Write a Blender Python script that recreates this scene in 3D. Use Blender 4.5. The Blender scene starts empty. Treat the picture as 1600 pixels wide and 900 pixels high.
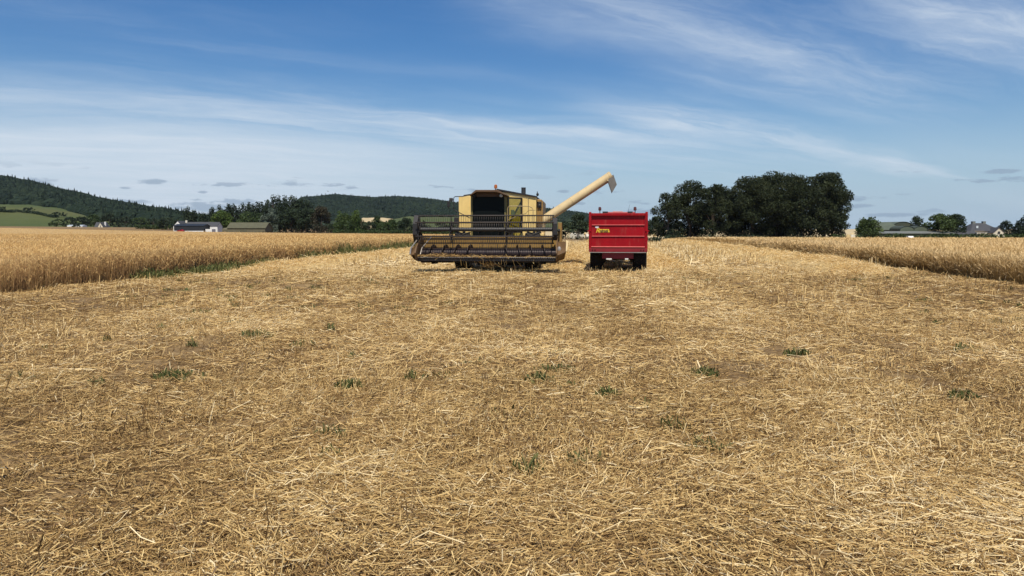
import bpy, math, random
import numpy as np
from mathutils import Vector, Matrix

C = bpy.context.scene.collection
SC = bpy.context.scene
R = math.radians
rng = np.random.default_rng(7)
random.seed(7)

# ------------------------------------------------------------------ camera
F = 1164.0                      # focal length in pixels of the 1600 wide photograph
PITCH = math.atan(90 / F)
EYE = 1.65
cam_d = bpy.data.cameras.new('camera')
cam_d.sensor_width = 36.0
cam_d.lens = F / 1600 * 36
cam_d.clip_start = 0.05
cam_d.clip_end = 20000
cam = bpy.data.objects.new('camera', cam_d)
C.objects.link(cam)
cam.location = (0, 0, EYE)
cam.rotation_euler = (math.pi / 2 - PITCH, 0, 0)
SC.camera = cam

# ------------------------------------------------------------------ light, sky, exposure
SUN_EL, SUN_AZ = 59.0, 3.0     # azimuth: degrees to the right of straight behind the camera
sun_dir = Vector((math.sin(R(SUN_AZ)) * math.cos(R(SUN_EL)), -math.cos(R(SUN_AZ)) * math.cos(R(SUN_EL)), math.sin(R(SUN_EL))))
sl = bpy.data.lights.new('sun', 'SUN')
sl.energy = 4.1
sl.angle = R(0.53)
sl.color = (1.0, 0.925, 0.80)
so = bpy.data.objects.new('sun', sl)
C.objects.link(so)
so.location = (30, -40, 60)
so.rotation_euler = (-sun_dir).to_track_quat('-Z', 'Y').to_euler()
SC.view_settings.view_transform = 'Standard'
SC.view_settings.look = 'None'
SC.view_settings.exposure = 0.25
SC.view_settings.gamma = 1.0
SC.view_settings.use_curve_mapping = False
SKY_STRENGTH = 0.085


class NT:
    """small node-tree helper"""
    def __init__(self, tree):
        self.t = tree
        self.n = tree.nodes
        self.l = tree.links

    def new(self, typ, **kw):
        n = self.n.new(typ)
        for k, v in kw.items():
            setattr(n, k, v)
        return n

    def put(self, sock, v):
        if hasattr(v, 'is_output') or isinstance(v, bpy.types.NodeSocket):
            self.l.new(v, sock)
        elif v is not None:
            sock.default_value = v

    def m(self, op, a, b=None, c=None, clamp=False):
        n = self.new('ShaderNodeMath', operation=op, use_clamp=clamp)
        for i, v in enumerate((a, b, c)):
            if v is not None:
                self.put(n.inputs[i], v)
        return n.outputs[0]

    def ss(self, v, a, b):
        n = self.new('ShaderNodeMapRange', interpolation_type='SMOOTHSTEP')
        self.put(n.inputs['Value'], v)
        n.inputs['From Min'].default_value = a
        n.inputs['From Max'].default_value = b
        return n.outputs[0]

    def noise(self, vec, scale, detail=4.0, rough=0.55, dist=0.0):
        n = self.new('ShaderNodeTexNoise')
        if vec is not None:
            self.l.new(vec, n.inputs['Vector'])
        n.inputs['Scale'].default_value = scale
        n.inputs['Detail'].default_value = detail
        n.inputs['Roughness'].default_value = rough
        n.inputs['Distortion'].default_value = dist
        return n.outputs[0]

    def mix(self, f, a, b):
        n = self.new('ShaderNodeMix', data_type='RGBA')
        self.put(n.inputs[0], f)
        self.put(n.inputs[6], a)
        self.put(n.inputs[7], b)
        return n.outputs[2]

    def ramp(self, f, stops):
        n = self.new('ShaderNodeValToRGB')
        e = n.color_ramp.elements
        while len(e) < len(stops):
            e.new(0.5)
        for el, (p, c) in zip(e, stops):
            el.position = p
            el.color = (*c, 1) if len(c) == 3 else c
        self.put(n.inputs[0], f)
        return n.outputs[0]

    def xyz(self, x, y, z):
        n = self.new('ShaderNodeCombineXYZ')
        for i, v in enumerate((x, y, z)):
            self.put(n.inputs[i], v)
        return n.outputs[0]


world = bpy.data.worlds.new('World')
SC.world = world
world.use_nodes = True
world.node_tree.nodes.clear()
W = NT(world.node_tree)
out = W.new('ShaderNodeOutputWorld')
bg = W.new('ShaderNodeBackground')
bg.inputs['Strength'].default_value = SKY_STRENGTH
W.l.new(bg.outputs[0], out.inputs[0])
sky = W.new('ShaderNodeTexSky', sky_type='NISHITA')
sky.sun_disc = False
sky.sun_elevation = R(SUN_EL)
sky.sun_rotation = math.atan2(sun_dir.x, sun_dir.y)
sky.altitude = 60
sky.air_density = 1.0
sky.dust_density = 0.35
sky.ozone_density = 1.8
tc = W.new('ShaderNodeTexCoord')
sep = W.new('ShaderNodeSeparateXYZ')
W.l.new(tc.outputs['Generated'], sep.inputs[0])
dx, dy, dz = sep.outputs
den = W.m('ADD', W.m('MAXIMUM', dz, 0.0), 0.12)
u = W.m('DIVIDE', dx, den)
v = W.m('DIVIDE', dy, den)
ca, sa = math.cos(R(65)), math.sin(R(65))
cc = W.m('SUBTRACT', W.m('MULTIPLY', u, ca), W.m('MULTIPLY', v, sa))      # across the cirrus streaks
aa = W.m('ADD', W.m('MULTIPLY', u, sa), W.m('MULTIPLY', v, ca))           # along them
az = W.m('ARCTAN2', dx, dy)
warp = W.m('MULTIPLY', W.m('SUBTRACT', W.noise(W.xyz(W.m('MULTIPLY', aa, 0.5), W.m('MULTIPLY', cc, 0.9), 3.1), 1.0, 3.0), 0.5), 0.55)
warp2 = W.m('MULTIPLY', W.m('SUBTRACT', W.noise(W.xyz(W.m('MULTIPLY', aa, 2.2), W.m('MULTIPLY', cc, 3.5), 9.0), 1.0, 4.0, 0.6), 0.5), 0.22)
cw = W.m('ADD', W.m('ADD', cc, warp), warp2)
fine = W.noise(W.xyz(W.m('MULTIPLY', aa, 1.25), W.m('MULTIPLY', cw, 6.0), 0.0), 1.0, 8.0, 0.66, 0.45)
mid = W.noise(W.xyz(W.m('MULTIPLY', aa, 0.45), W.m('MULTIPLY', cw, 1.5), 7.0), 1.0, 5.0, 0.55, 0.2)
soft = W.noise(W.xyz(W.m('MULTIPLY', aa, 0.5), W.m('MULTIPLY', cw, 0.8), 12.0), 1.0, 3.0, 0.5)


def band(c0, w, amount, *lims):
    d = W.m('DIVIDE', W.m('SUBTRACT', cw, c0), w)
    g = W.m('EXPONENT', W.m('MULTIPLY', W.m('MULTIPLY', d, d), -1.0))
    g = W.m('MULTIPLY', g, amount)
    for a, b in lims:
        g = W.m('MULTIPLY', g, W.ss(az, a, b))
    return g


bands = None
for spec in (
        (-3.80, 0.42, 0.72, (0.62, -0.1)),
        (-3.10, 0.26, 1.15, (0.02, 0.22), (0.58, 0.45)),
        (-2.15, 0.22, 0.60, (-0.12, 0.06), (0.62, 0.3)),
        (-2.50, 0.12, 0.26, (0.12, 0.28), (0.55, 0.40)),
        (-2.85, 0.10, 0.13, (-0.6, -0.2), (0.2, -0.1)),
        (-1.58, 0.16, 1.0, (0.36, 0.52)),
        (-3.45, 0.10, 0.55, (-0.3, -0.05), (0.3, 0.1))):
    b = band(*spec)
    bands = b if bands is None else W.m('ADD', bands, b)
tex = W.m('ADD', W.m('MULTIPLY', W.ss(fine, 0.28, 0.74), 0.55), W.m('MULTIPLY', W.ss(mid, 0.28, 0.72), 0.60))
cir = W.m('MULTIPLY', bands, W.m('ADD', W.m('MULTIPLY', tex, 0.85), 0.12))
wisps = W.m('MULTIPLY', W.ss(soft, 0.42, 0.75), W.m('ADD', 0.06, W.m('MULTIPLY', W.ss(fine, 0.35, 0.8), 0.30)))
# white veil low on the left, thinning to the right
veil = W.m('MULTIPLY', W.ss(W.m('ADD', cw, W.m('MULTIPLY', W.m('SUBTRACT', mid, 0.5), 0.9)), -3.55, -4.35), W.ss(az, 0.35, -0.42))
veil = W.m('MULTIPLY', veil, W.m('ADD', 0.74, W.m('MULTIPLY', W.ss(fine, 0.3, 0.7), 0.26)))
lowv = W.m('MULTIPLY', W.ss(dz, 0.20, 0.0), 0.30)
lowv = W.m('MULTIPLY', lowv, W.m('ADD', 0.55, W.m('MULTIPLY', W.ss(mid, 0.3, 0.7), 0.45)))
cirrus = W.m('ADD', W.m('ADD', cir, wisps), 0.0, clamp=True)
alpha = W.m('MAXIMUM', W.m('MAXIMUM', W.m('MULTIPLY', cirrus, 0.95), veil), lowv, clamp=True)
# sky colours: the clear sky deepened a little, clouds lit by the sun
gam = W.new('ShaderNodeHueSaturation')
gam.inputs['Hue'].default_value = 0.508
gam.inputs['Saturation'].default_value = 1.42
gam.inputs['Value'].default_value = 0.97
W.l.new(sky.outputs[0], gam.inputs['Color'])
cs = 0.93 / SKY_STRENGTH
skyc = W.mix(W.m('MULTIPLY', W.ss(dz, 0.20, -0.03), 0.85), gam.outputs[0], (0.25 * cs, 0.41 * cs, 0.62 * cs, 1))
white = (0.60 * cs, 0.68 * cs, 0.77 * cs, 1)
colour = W.mix(W.m('MULTIPLY', alpha, 0.96), skyc, white)
# small distant cumulus seen from their shaded side, in a low layer
pv = W.xyz(W.m('MULTIPLY', az, 13.0), W.m('MULTIPLY', dz, 62.0), 2.0)
puff = W.noise(pv, 1.0, 5.0, 0.55)
puffmask = W.ss(puff, 0.60, 0.66)
puffmask = W.m('MULTIPLY', puffmask, W.m('MULTIPLY', W.ss(dz, 0.012, 0.03), W.ss(dz, 0.085, 0.05)))


def puff_at(px, py, wx, wy):
    ua, va = (px - 800) / F, (450 - py) / F
    d = Vector((ua, math.cos(PITCH) + va * math.sin(PITCH), -math.sin(PITCH) + va * math.cos(PITCH))).normalized()
    a0, z0 = math.atan2(d.x, d.y), d.z
    ex = W.m('DIVIDE', W.m('SUBTRACT', az, a0), wx / F)
    ez = W.m('DIVIDE', W.m('SUBTRACT', dz, z0), wy / F)
    r2 = W.m('ADD', W.m('MULTIPLY', ex, ex), W.m('MULTIPLY', ez, ez))
    g = W.m('SUBTRACT', 1.0, r2)
    return W.ss(W.m('ADD', g, W.m('MULTIPLY', W.m('SUBTRACT', pn, 0.5), 2.6)), 0.1, 0.9)


pn = W.noise(W.xyz(W.m('MULTIPLY', az, 60.0), W.m('MULTIPLY', dz, 190.0), 0.0), 1.0, 4.0, 0.6)
for q in ((238, 284, 24, 5), (62, 283, 24, 6), (318, 323, 52, 9), (372, 316, 40, 6), (196, 315, 40, 4), (317, 300, 9, 3), (1565, 268, 26, 4),
          (880, 299, 14, 3), (1010, 332, 46, 7), (900, 318, 18, 3), (1395, 336, 46, 4), (1340, 322, 26, 4)):
    puffmask = W.m('MAXIMUM', puffmask, puff_at(*q))
dark = (0.26 * cs, 0.35 * cs, 0.46 * cs, 1)
colour = W.mix(W.m('MULTIPLY', puffmask, 0.72), colour, dark)
W.l.new(colour, bg.inputs['Color'])

# ------------------------------------------------------------------ helpers


def ray(px, py):
    ua, va = (px - 800) / F, (450 - py) / F
    return Vector((ua, math.cos(PITCH) + va * math.sin(PITCH), -math.sin(PITCH) + va * math.cos(PITCH)))


def at(px, py, Y):
    d = ray(px, py)
    k = Y / d.y
    return Vector((d.x * k, Y, EYE + d.z * k))


def sm(x, a, b):
    t = np.clip((np.asarray(x, float) - a) / (b - a), 0, 1)
    return t * t * (3 - 2 * t)


def vnoise(x, y, seed=0):
    x = np.asarray(x, float)
    y = np.asarray(y, float)
    xi, yi = np.floor(x).astype(np.int64), np.floor(y).astype(np.int64)
    fx, fy = x - xi, y - yi
    fx, fy = fx * fx * (3 - 2 * fx), fy * fy * (3 - 2 * fy)

    def h(a, b):
        n = (a * 374761393 + b * 668265263 + seed * 974634777) & 0x7fffffff
        n = ((n ^ (n >> 13)) * 1274126177) & 0x7fffffff
        n = (n ^ (n >> 16)) & 0xffff
        return n / 65535.0
    return (h(xi, yi) * (1 - fx) + h(xi + 1, yi) * fx) * (1 - fy) + (h(xi, yi + 1) * (1 - fx) + h(xi + 1, yi + 1) * fx) * fy


def fbm(x, y, seed=0, o=4):
    s, a, t = 0.0, 0.5, 0.0
    for i in range(o):
        s = s + a * vnoise(np.asarray(x) * 2 ** i, np.asarray(y) * 2 ** i, seed + i * 17)
        t += a
        a *= 0.5
    return s / t


def T(x, y):
    """lie of the land"""
    x = np.asarray(x, float)
    y = np.asarray(y, float)
    xl = np.clip(x, -260, 0)
    left = -0.52 + 6.44e-5 * xl * xl
    right = -0.52 - 1.45 * sm(x, 0, 50)
    near = np.where(x < 0, left, right) * sm(y, 60, 250)
    return near + 5.0 * sm(y, 290, 800) * sm(x, -140, -30)


def H(x, y):
    x = np.asarray(x, float)
    y = np.asarray(y, float)
    f = 1 - sm(np.hypot(x, y), 60, 110)
    return T(x, y) + f * (0.10 * (fbm(x * 0.35, y * 0.35, 3, 3) - 0.5) + 0.05 * (fbm(x * 1.7, y * 1.7, 9, 3) - 0.5))


def Hf(x, y):
    return float(H(x, y))


HEAD = R(7.5)                                  # direction of the crop rows


def xl_edge(y):
    y = np.asarray(y, float)
    return -13.5 + 0.115 * (y - 19.6) + 0.35 * (fbm(y * 0.25, y * 0 + 2, 5, 2) - 0.5)


def xr_edge(y):
    y = np.asarray(y, float)
    return 15.5 + 0.14 * (y - 22.6) + 0.5 * (fbm(y * 0.22, y * 0 + 8, 6, 2) - 0.5)


def mesh_np(name, verts, faces, mats, tint=None, parent=None, smooth=False, matidx=None):
    verts = np.asarray(verts, np.float32)
    if isinstance(faces, np.ndarray):
        faces = [faces]
    faces = [np.asarray(f, np.int32) for f in faces if len(f)]
    me = bpy.data.meshes.new(name)
    me.vertices.add(len(verts))
    me.vertices.foreach_set('co', verts.ravel())
    nl = sum(f.size for f in faces)
    me.loops.add(nl)
    me.loops.foreach_set('vertex_index', np.concatenate([f.ravel() for f in faces]))
    nf = sum(len(f) for f in faces)
    me.polygons.add(nf)
    tot = np.concatenate([np.full(len(f), f.shape[1], np.int32) for f in faces])
    st = np.concatenate([[0], np.cumsum(tot)[:-1]]).astype(np.int32)
    me.polygons.foreach_set('loop_start', st)
    me.polygons.foreach_set('loop_total', tot)
    if matidx is not None:
        me.polygons.foreach_set('material_index', np.asarray(matidx, np.int32))
    me.polygons.foreach_set('use_smooth', np.full(nf, bool(smooth)))
    if tint is not None:
        a = me.attributes.new('tint', 'FLOAT', 'FACE')
        a.data.foreach_set('value', np.asarray(tint, np.float32))
    me.update(calc_edges=True)
    me.validate(verbose=False)
    for mm in (mats if isinstance(mats, (list, tuple)) else [mats]):
        me.materials.append(mm)
    o = bpy.data.objects.new(name, me)
    C.objects.link(o)
    if parent:
        o.parent = parent
    return o


def tag(o, label=None, cat=None, group=None, kind=None):
    if label:
        o['label'] = label
    if cat:
        o['category'] = cat
    if group:
        o['group'] = group
    if kind:
        o['kind'] = kind
    return o


def empty(name, loc, rz=0.0):
    o = bpy.data.objects.new(name, None)
    C.objects.link(o)
    o.location = loc
    o.rotation_euler = (0, 0, rz)
    o.empty_display_size = 0.3
    return o


class MB:
    """collects shapes and links them as one mesh"""
    def __init__(self):
        self.v, self.f, self.s = [], [], []

    def add(self, vs, fs, smooth=False):
        b = len(self.v)
        self.v += [tuple(p) for p in vs]
        self.f += [tuple(i + b for i in f) for f in fs]
        self.s += [smooth] * len(fs)
        return self

    def box(self, c, s, rot=None):
        x, y, z = (k / 2 for k in s)
        vs = [Vector(p) for p in ((-x, -y, -z), (x, -y, -z), (x, y, -z), (-x, y, -z), (-x, -y, z), (x, -y, z), (x, y, z), (-x, y, z))]
        if rot is not None:
            vs = [rot @ p for p in vs]
        c = Vector(c)
        return self.add([p + c for p in vs], [(0, 3, 2, 1), (4, 5, 6, 7), (0, 1, 5, 4), (1, 2, 6, 5), (2, 3, 7, 6), (3, 0, 4, 7)])

    def bx(self, x0, x1, y0, y1, z0, z1):
        return self.box(((x0 + x1) / 2, (y0 + y1) / 2, (z0 + z1) / 2), (abs(x1 - x0), abs(y1 - y0), abs(z1 - z0)))

    def tube(self, a, b, r, seg=10, r2=None, caps=True):
        return self.path([a, b], [r, r if r2 is None else r2], seg, caps)

    def path(self, pts, r, seg=8, caps=True):
        pts = [Vector(p) for p in pts]
        rs = r if isinstance(r, (list, tuple)) else [r] * len(pts)
        vs, fs = [], []
        ref = None
        for i, p in enumerate(pts):
            d = (pts[min(i + 1, len(pts) - 1)] - pts[max(i - 1, 0)]).normalized()
            if ref is None:
                ref = d.orthogonal().normalized()
            ref = (ref - d * ref.dot(d))
            ref = ref.normalized() if ref.length > 1e-6 else d.orthogonal().normalized()
            bn = d.cross(ref)
            for k in range(seg):
                a = 2 * math.pi * k / seg
                vs.append(p + (ref * math.cos(a) + bn * math.sin(a)) * rs[i])
        for i in range(len(pts) - 1):
            for k in range(seg):
                k2 = (k + 1) % seg
                fs.append((i * seg + k, i * seg + k2, (i + 1) * seg + k2, (i + 1) * seg + k))
        self.add(vs, fs, True)
        if caps:
            n = len(pts) - 1
            self.add([vs[k] for k in range(seg)], [tuple(reversed(range(seg)))])
            self.add([vs[n * seg + k] for k in range(seg)], [tuple(range(seg))])
        return self

    def prism(self, poly, axis, a, b):
        """polygon in the plane square to axis, between a and b"""
        def P(p, t):
            if axis == 'x':
                return (t, p[0], p[1])
            if axis == 'y':
                return (p[0], t, p[1])
            return (p[0], p[1], t)
        n = len(poly)
        vs = [P(p, a) for p in poly] + [P(p, b) for p in poly]
        fs = [tuple(range(n)), tuple(reversed(range(n, 2 * n)))]
        fs += [(i, i + n, (i + 1) % n + n, (i + 1) % n) for i in range(n)]
        return self.add(vs, fs)

    def lathe(self, prof, c, axis='x', seg=24):
        """profile of (offset along axis, radius)"""
        vs, fs = [], []
        for t, r in prof:
            for k in range(seg):
                a = 2 * math.pi * k / seg
                p, q = r * math.cos(a), r * math.sin(a)
                vs.append(Vector(c) + Vector({'x': (t, p, q), 'y': (p, t, q), 'z': (p, q, t)}[axis]))
        for i in range(len(prof) - 1):
            for k in range(seg):
                k2 = (k + 1) % seg
                fs.append((i * seg + k, i * seg + k2, (i + 1) * seg + k2, (i + 1) * seg + k))
        return self.add(vs, fs, True)

    def ball(self, c, r, seg=10):
        n = seg // 2
        sx, sy, sz = r if isinstance(r, (tuple, list)) else (r, r, r)
        vs, fs = [], []
        for i in range(n + 1):
            th = math.pi * i / n
            for k in range(seg):
                a = 2 * math.pi * k / seg
                vs.append((c[0] + sx * math.sin(th) * math.cos(a), c[1] + sy * math.sin(th) * math.sin(a), c[2] + sz * math.cos(th)))
        for i in range(n):
            for k in range(seg):
                k2 = (k + 1) % seg
                fs.append((i * seg + k, (i + 1) * seg + k, (i + 1) * seg + k2, i * seg + k2))
        return self.add(vs, fs, True)

    def build(self, name, mat, parent=None, bevel=0.0, loc=None):
        me = bpy.data.meshes.new(name)
        me.from_pydata([tuple(p) for p in self.v], [], self.f)
        me.polygons.foreach_set('use_smooth', self.s)
        me.update()
        import bmesh
        bm = bmesh.new()
        bm.from_mesh(me)
        bmesh.ops.remove_doubles(bm, verts=bm.verts, dist=1e-5)
        bmesh.ops.recalc_face_normals(bm, faces=bm.faces)
        for e in bm.edges:
            if len(e.link_faces) == 2 and e.calc_face_angle(0) > 0.6:
                e.smooth = False
        bm.to_mesh(me)
        bm.free()
        me.materials.append(mat)
        o = bpy.data.objects.new(name, me)
        C.objects.link(o)
        if parent is not None:
            o.parent = parent
        if loc is not None:
            o.location = loc
        if bevel:
            md = o.modifiers.new('bevel', 'BEVEL')
            md.width = bevel
            md.segments = 2
            md.limit_method = 'ANGLE'
        return o


def copy_tree(o, parent=None):
    c = o.copy()
    C.objects.link(c)
    c.parent = parent
    for ch in list(o.children):
        copy_tree(ch, c)
    return c


# ------------------------------------------------------------------ materials


def mat(name):
    m = bpy.data.materials.new(name)
    m.use_nodes = True
    t = NT(m.node_tree)
    b = t.n['Principled BSDF']
    return m, t, b


def painted(name, col, rough=0.45, metal=0.0, dirt=(0.16, 0.11, 0.06), dirt_amt=0.35, var=0.12, scale=3.0, coat=0.0, streak=True):
    """worn paint: patchy fading, dust, streaks running down"""
    m, t, b = mat(name)
    co = t.new('ShaderNodeTexCoord').outputs['Object']
    mp = t.new('ShaderNodeMapping')
    mp.inputs['Scale'].default_value = (1, 1, 0.22 if streak else 1)
    t.l.new(co, mp.inputs['Vector'])
    n1 = t.noise(co, scale, 5, 0.6)
    n2 = t.noise(mp.outputs[0], scale * 4.5, 5, 0.65)
    n3 = t.noise(co, scale * 18, 3, 0.6)
    base = t.mix(t.ss(n1, 0.3, 0.7), tuple(c * (1 - var) for c in col) + (1,), tuple(min(1, c * (1 + var)) for c in col) + (1,))
    f = t.m('MULTIPLY', t.ss(n2, 0.5, 0.78), dirt_amt)
    f = t.m('ADD', f, t.m('MULTIPLY', t.ss(n3, 0.62, 0.75), dirt_amt * 0.5), clamp=True)
    t.l.new(t.mix(f, base, (*dirt, 1)), b.inputs['Base Color'])
    t.l.new(t.m('ADD', t.m('MULTIPLY', n2, 0.25), rough - 0.1), b.inputs['Roughness'])
    b.inputs['Metallic'].default_value = metal
    if coat:
        b.inputs['Coat Weight'].default_value = coat
    return m


def tinted(name, stops, rough=0.8, trans=0.0, spec=0.3):
    m, t, b = mat(name)
    a = t.new('ShaderNodeAttribute', attribute_name='tint')
    col = t.ramp(a.outputs['Fac'], stops)
    t.l.new(col, b.inputs['Base Color'])
    b.inputs['Roughness'].default_value = rough
    b.inputs['Specular IOR Level'].default_value = spec
    if trans:
        tr = t.new('ShaderNodeBsdfTranslucent')
        t.l.new(col, tr.inputs['Color'])
        mx = t.new('ShaderNodeMixShader')
        mx.inputs[0].default_value = trans
        t.l.new(b.outputs[0], mx.inputs[1])
        t.l.new(tr.outputs[0], mx.inputs[2])
        t.l.new(mx.outputs[0], t.n['Material Output'].inputs[0])
    return m


def mottled(name, c1, c2, scale, rough=0.9, stretch=(1, 1, 1), bump=0.0, c3=None, coord='Object'):
    m, t, b = mat(name)
    co = t.new('ShaderNodeTexCoord').outputs[coord]
    mp = t.new('ShaderNodeMapping')
    mp.inputs['Scale'].default_value = stretch
    t.l.new(co, mp.inputs['Vector'])
    n1 = t.noise(mp.outputs[0], scale, 8, 0.65)
    n2 = t.noise(mp.outputs[0], scale * 0.13, 4, 0.55)
    col = t.mix(t.ss(n1, 0.3, 0.7), (*c1, 1), (*c2, 1))
    if c3:
        col = t.mix(t.m('MULTIPLY', t.ss(n2, 0.45, 0.7), 0.7), col, (*c3, 1))
    t.l.new(col, b.inputs['Base Color'])
    b.inputs['Roughness'].default_value = rough
    b.inputs['Specular IOR Level'].default_value = 0.2
    if bump:
        bp = t.new('ShaderNodeBump')
        bp.inputs['Strength'].default_value = 1.0
        bp.inputs['Distance'].default_value = bump
        t.l.new(n1, bp.inputs['Height'])
        t.l.new(bp.outputs[0], b.inputs['Normal'])
    return m


def glass_dark(name, col=(0.012, 0.016, 0.016), rough=0.06):
    m, t, b = mat(name)
    b.inputs['Base Color'].default_value = (*col, 1)
    b.inputs['Roughness'].default_value = rough
    b.inputs['Specular IOR Level'].default_value = 0.35
    return m


def glass_tint(name, col, f=0.12):
    m, t, b = mat(name)
    tr = t.new('ShaderNodeBsdfTransparent')
    tr.inputs['Color'].default_value = (*col, 1)
    gl = t.new('ShaderNodeBsdfGlossy')
    gl.inputs['Roughness'].default_value = 0.08
    mx = t.new('ShaderNodeMixShader')
    mx.inputs[0].default_value = f
    t.l.new(tr.outputs[0], mx.inputs[1])
    t.l.new(gl.outputs[0], mx.inputs[2])
    t.l.new(mx.outputs[0], t.n['Material Output'].inputs[0])
    return m


def plain(name, col, rough=0.6, metal=0.0):
    m, t, b = mat(name)
    b.inputs['Base Color'].default_value = (*col, 1)
    b.inputs['Roughness'].default_value = rough
    b.inputs['Metallic'].default_value = metal
    return m


STRAW = [(0.0, (0.080, 0.045, 0.017)), (0.28, (0.285, 0.170, 0.062)), (0.55, (0.55, 0.360, 0.132)), (0.80, (0.77, 0.565, 0.245)), (1.0, (0.89, 0.73, 0.43))]
M_straw = tinted('straw', STRAW, 0.6, 0.12, 0.35)
M_oat = tinted('oats', [(0.0, (0.17, 0.10, 0.052)), (0.3, (0.40, 0.245, 0.115)), (0.6, (0.61, 0.41, 0.165)), (1.0, (0.76, 0.565, 0.26))], 0.75, 0.15, 0.2)
M_barley = tinted('barley', [(0.0, (0.15, 0.088, 0.030)), (0.3, (0.34, 0.215, 0.078)), (0.6, (0.58, 0.40, 0.175)), (1.0, (0.80, 0.61, 0.33))], 0.75, 0.15, 0.2)
M_weed = tinted('weeds', [(0.0, (0.022, 0.038, 0.014)), (0.5, (0.066, 0.088, 0.024)), (0.85, (0.15, 0.155, 0.045)), (1.0, (0.30, 0.25, 0.10))], 0.7, 0.2)
M_leaf = tinted('dark_leaves', [(0.0, (0.012, 0.022, 0.010)), (0.5, (0.025, 0.042, 0.017)), (1.0, (0.052, 0.072, 0.032))], 0.6, 0.08, 0.25)
M_beech = tinted('beech_leaves', [(0.0, (0.013, 0.021, 0.009)), (0.5, (0.028, 0.038, 0.015)), (1.0, (0.062, 0.070, 0.030))], 0.65, 0.06, 0.15)
M_leaf2 = tinted('green_leaves', [(0.0, (0.020, 0.036, 0.010)), (0.5, (0.042, 0.070, 0.018)), (1.0, (0.09, 0.125, 0.035))], 0.6, 0.1, 0.25)
M_leaf3 = tinted('bright_leaves', [(0.0, (0.035, 0.06, 0.012)), (0.5, (0.07, 0.115, 0.02)), (1.0, (0.15, 0.19, 0.04))], 0.6, 0.12, 0.25)
M_grey = tinted('grey_leaves', [(0.0, (0.035, 0.05, 0.034)), (0.5, (0.09, 0.12, 0.085)), (1.0, (0.16, 0.19, 0.14))], 0.6, 0.08, 0.3)
M_copper = tinted('copper_leaves', [(0.0, (0.018, 0.020, 0.009)), (0.5, (0.045, 0.040, 0.020)), (1.0, (0.095, 0.072, 0.038))], 0.6, 0.08, 0.3)
M_conif = tinted('conifer_needles', [(0.0, (0.009, 0.018, 0.011)), (0.5, (0.018, 0.032, 0.018)), (1.0, (0.035, 0.055, 0.03))], 0.65, 0.04, 0.25)
M_wood = tinted('forest_leaves', [(0.0, (0.006, 0.012, 0.008)), (0.5, (0.014, 0.025, 0.015)), (1.0, (0.028, 0.042, 0.022))], 0.8, 0.0, 0.1)
M_bark = mottled('bark', (0.06, 0.045, 0.032), (0.13, 0.11, 0.085), 5.0, stretch=(1, 1, 0.2))
M_soil = mottled('stubble_soil', (0.12, 0.076, 0.036), (0.29, 0.19, 0.085), 9.0, 0.95, bump=0.02, c3=(0.32, 0.215, 0.095))
M_swath = mottled('swath_straw', (0.40, 0.27, 0.11), (0.70, 0.53, 0.25), 7.0, 0.8, bump=0.05, c3=(0.60, 0.44, 0.19))
M_field = mottled('far_stubble', (0.46, 0.35, 0.18), (0.60, 0.48, 0.28), 0.12, 0.9, c3=(0.50, 0.40, 0.22), stretch=(1, 0.2, 1))
M_pasture = mottled('pasture_grass', (0.060, 0.082, 0.022), (0.085, 0.105, 0.030), 0.05, 0.9, c3=(0.10, 0.10, 0.036), stretch=(0.3, 1.5, 1))
M_hill = mottled('hill_floor', (0.02, 0.03, 0.012), (0.03, 0.045, 0.018), 0.05, 0.95)

# ------------------------------------------------------------------ ground sheet
ax = np.concatenate([-np.geomspace(4000, 14, 60), np.arange(-13.8, 13.8, 0.16), np.geomspace(14, 4000, 60)])
ay = np.concatenate([np.linspace(-400, -4, 16), np.arange(-3, 2.4, 0.6), np.arange(2.4, 16, 0.14), np.geomspace(16.05, 5000, 230)])
gx, gy = np.meshgrid(ax, ay)
gz = H(gx, gy)
nx, ny = len(ax), len(ay)
idx = np.arange(nx * ny).reshape(ny, nx)
quads = np.stack([idx[:-1, :-1], idx[:-1, 1:], idx[1:, 1:], idx[1:, :-1]], -1).reshape(-1, 4)
ground = mesh_np('ground', np.stack([gx, gy, gz], -1).reshape(-1, 3), quads, M_soil, smooth=True)
tag(ground, 'brown soil of the harvested field running to the horizon', kind='structure')

# pale stubble field beyond the trees
fx, fy = np.meshgrid(np.linspace(-30, 420, 60), np.geomspace(285, 720, 40))
idx = np.arange(fx.size).reshape(fx.shape)
quads = np.stack([idx[:-1, :-1], idx[:-1, 1:], idx[1:, 1:], idx[1:, :-1]], -1).reshape(-1, 4)
far_field = mesh_np('far_field', np.stack([fx, fy, T(fx, fy) + 0.06], -1).reshape(-1, 3), quads, M_field, smooth=True)
tag(far_field, 'pale stubble field beyond the row of tall trees', kind='structure')

# ------------------------------------------------------------------ straw litter


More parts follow.
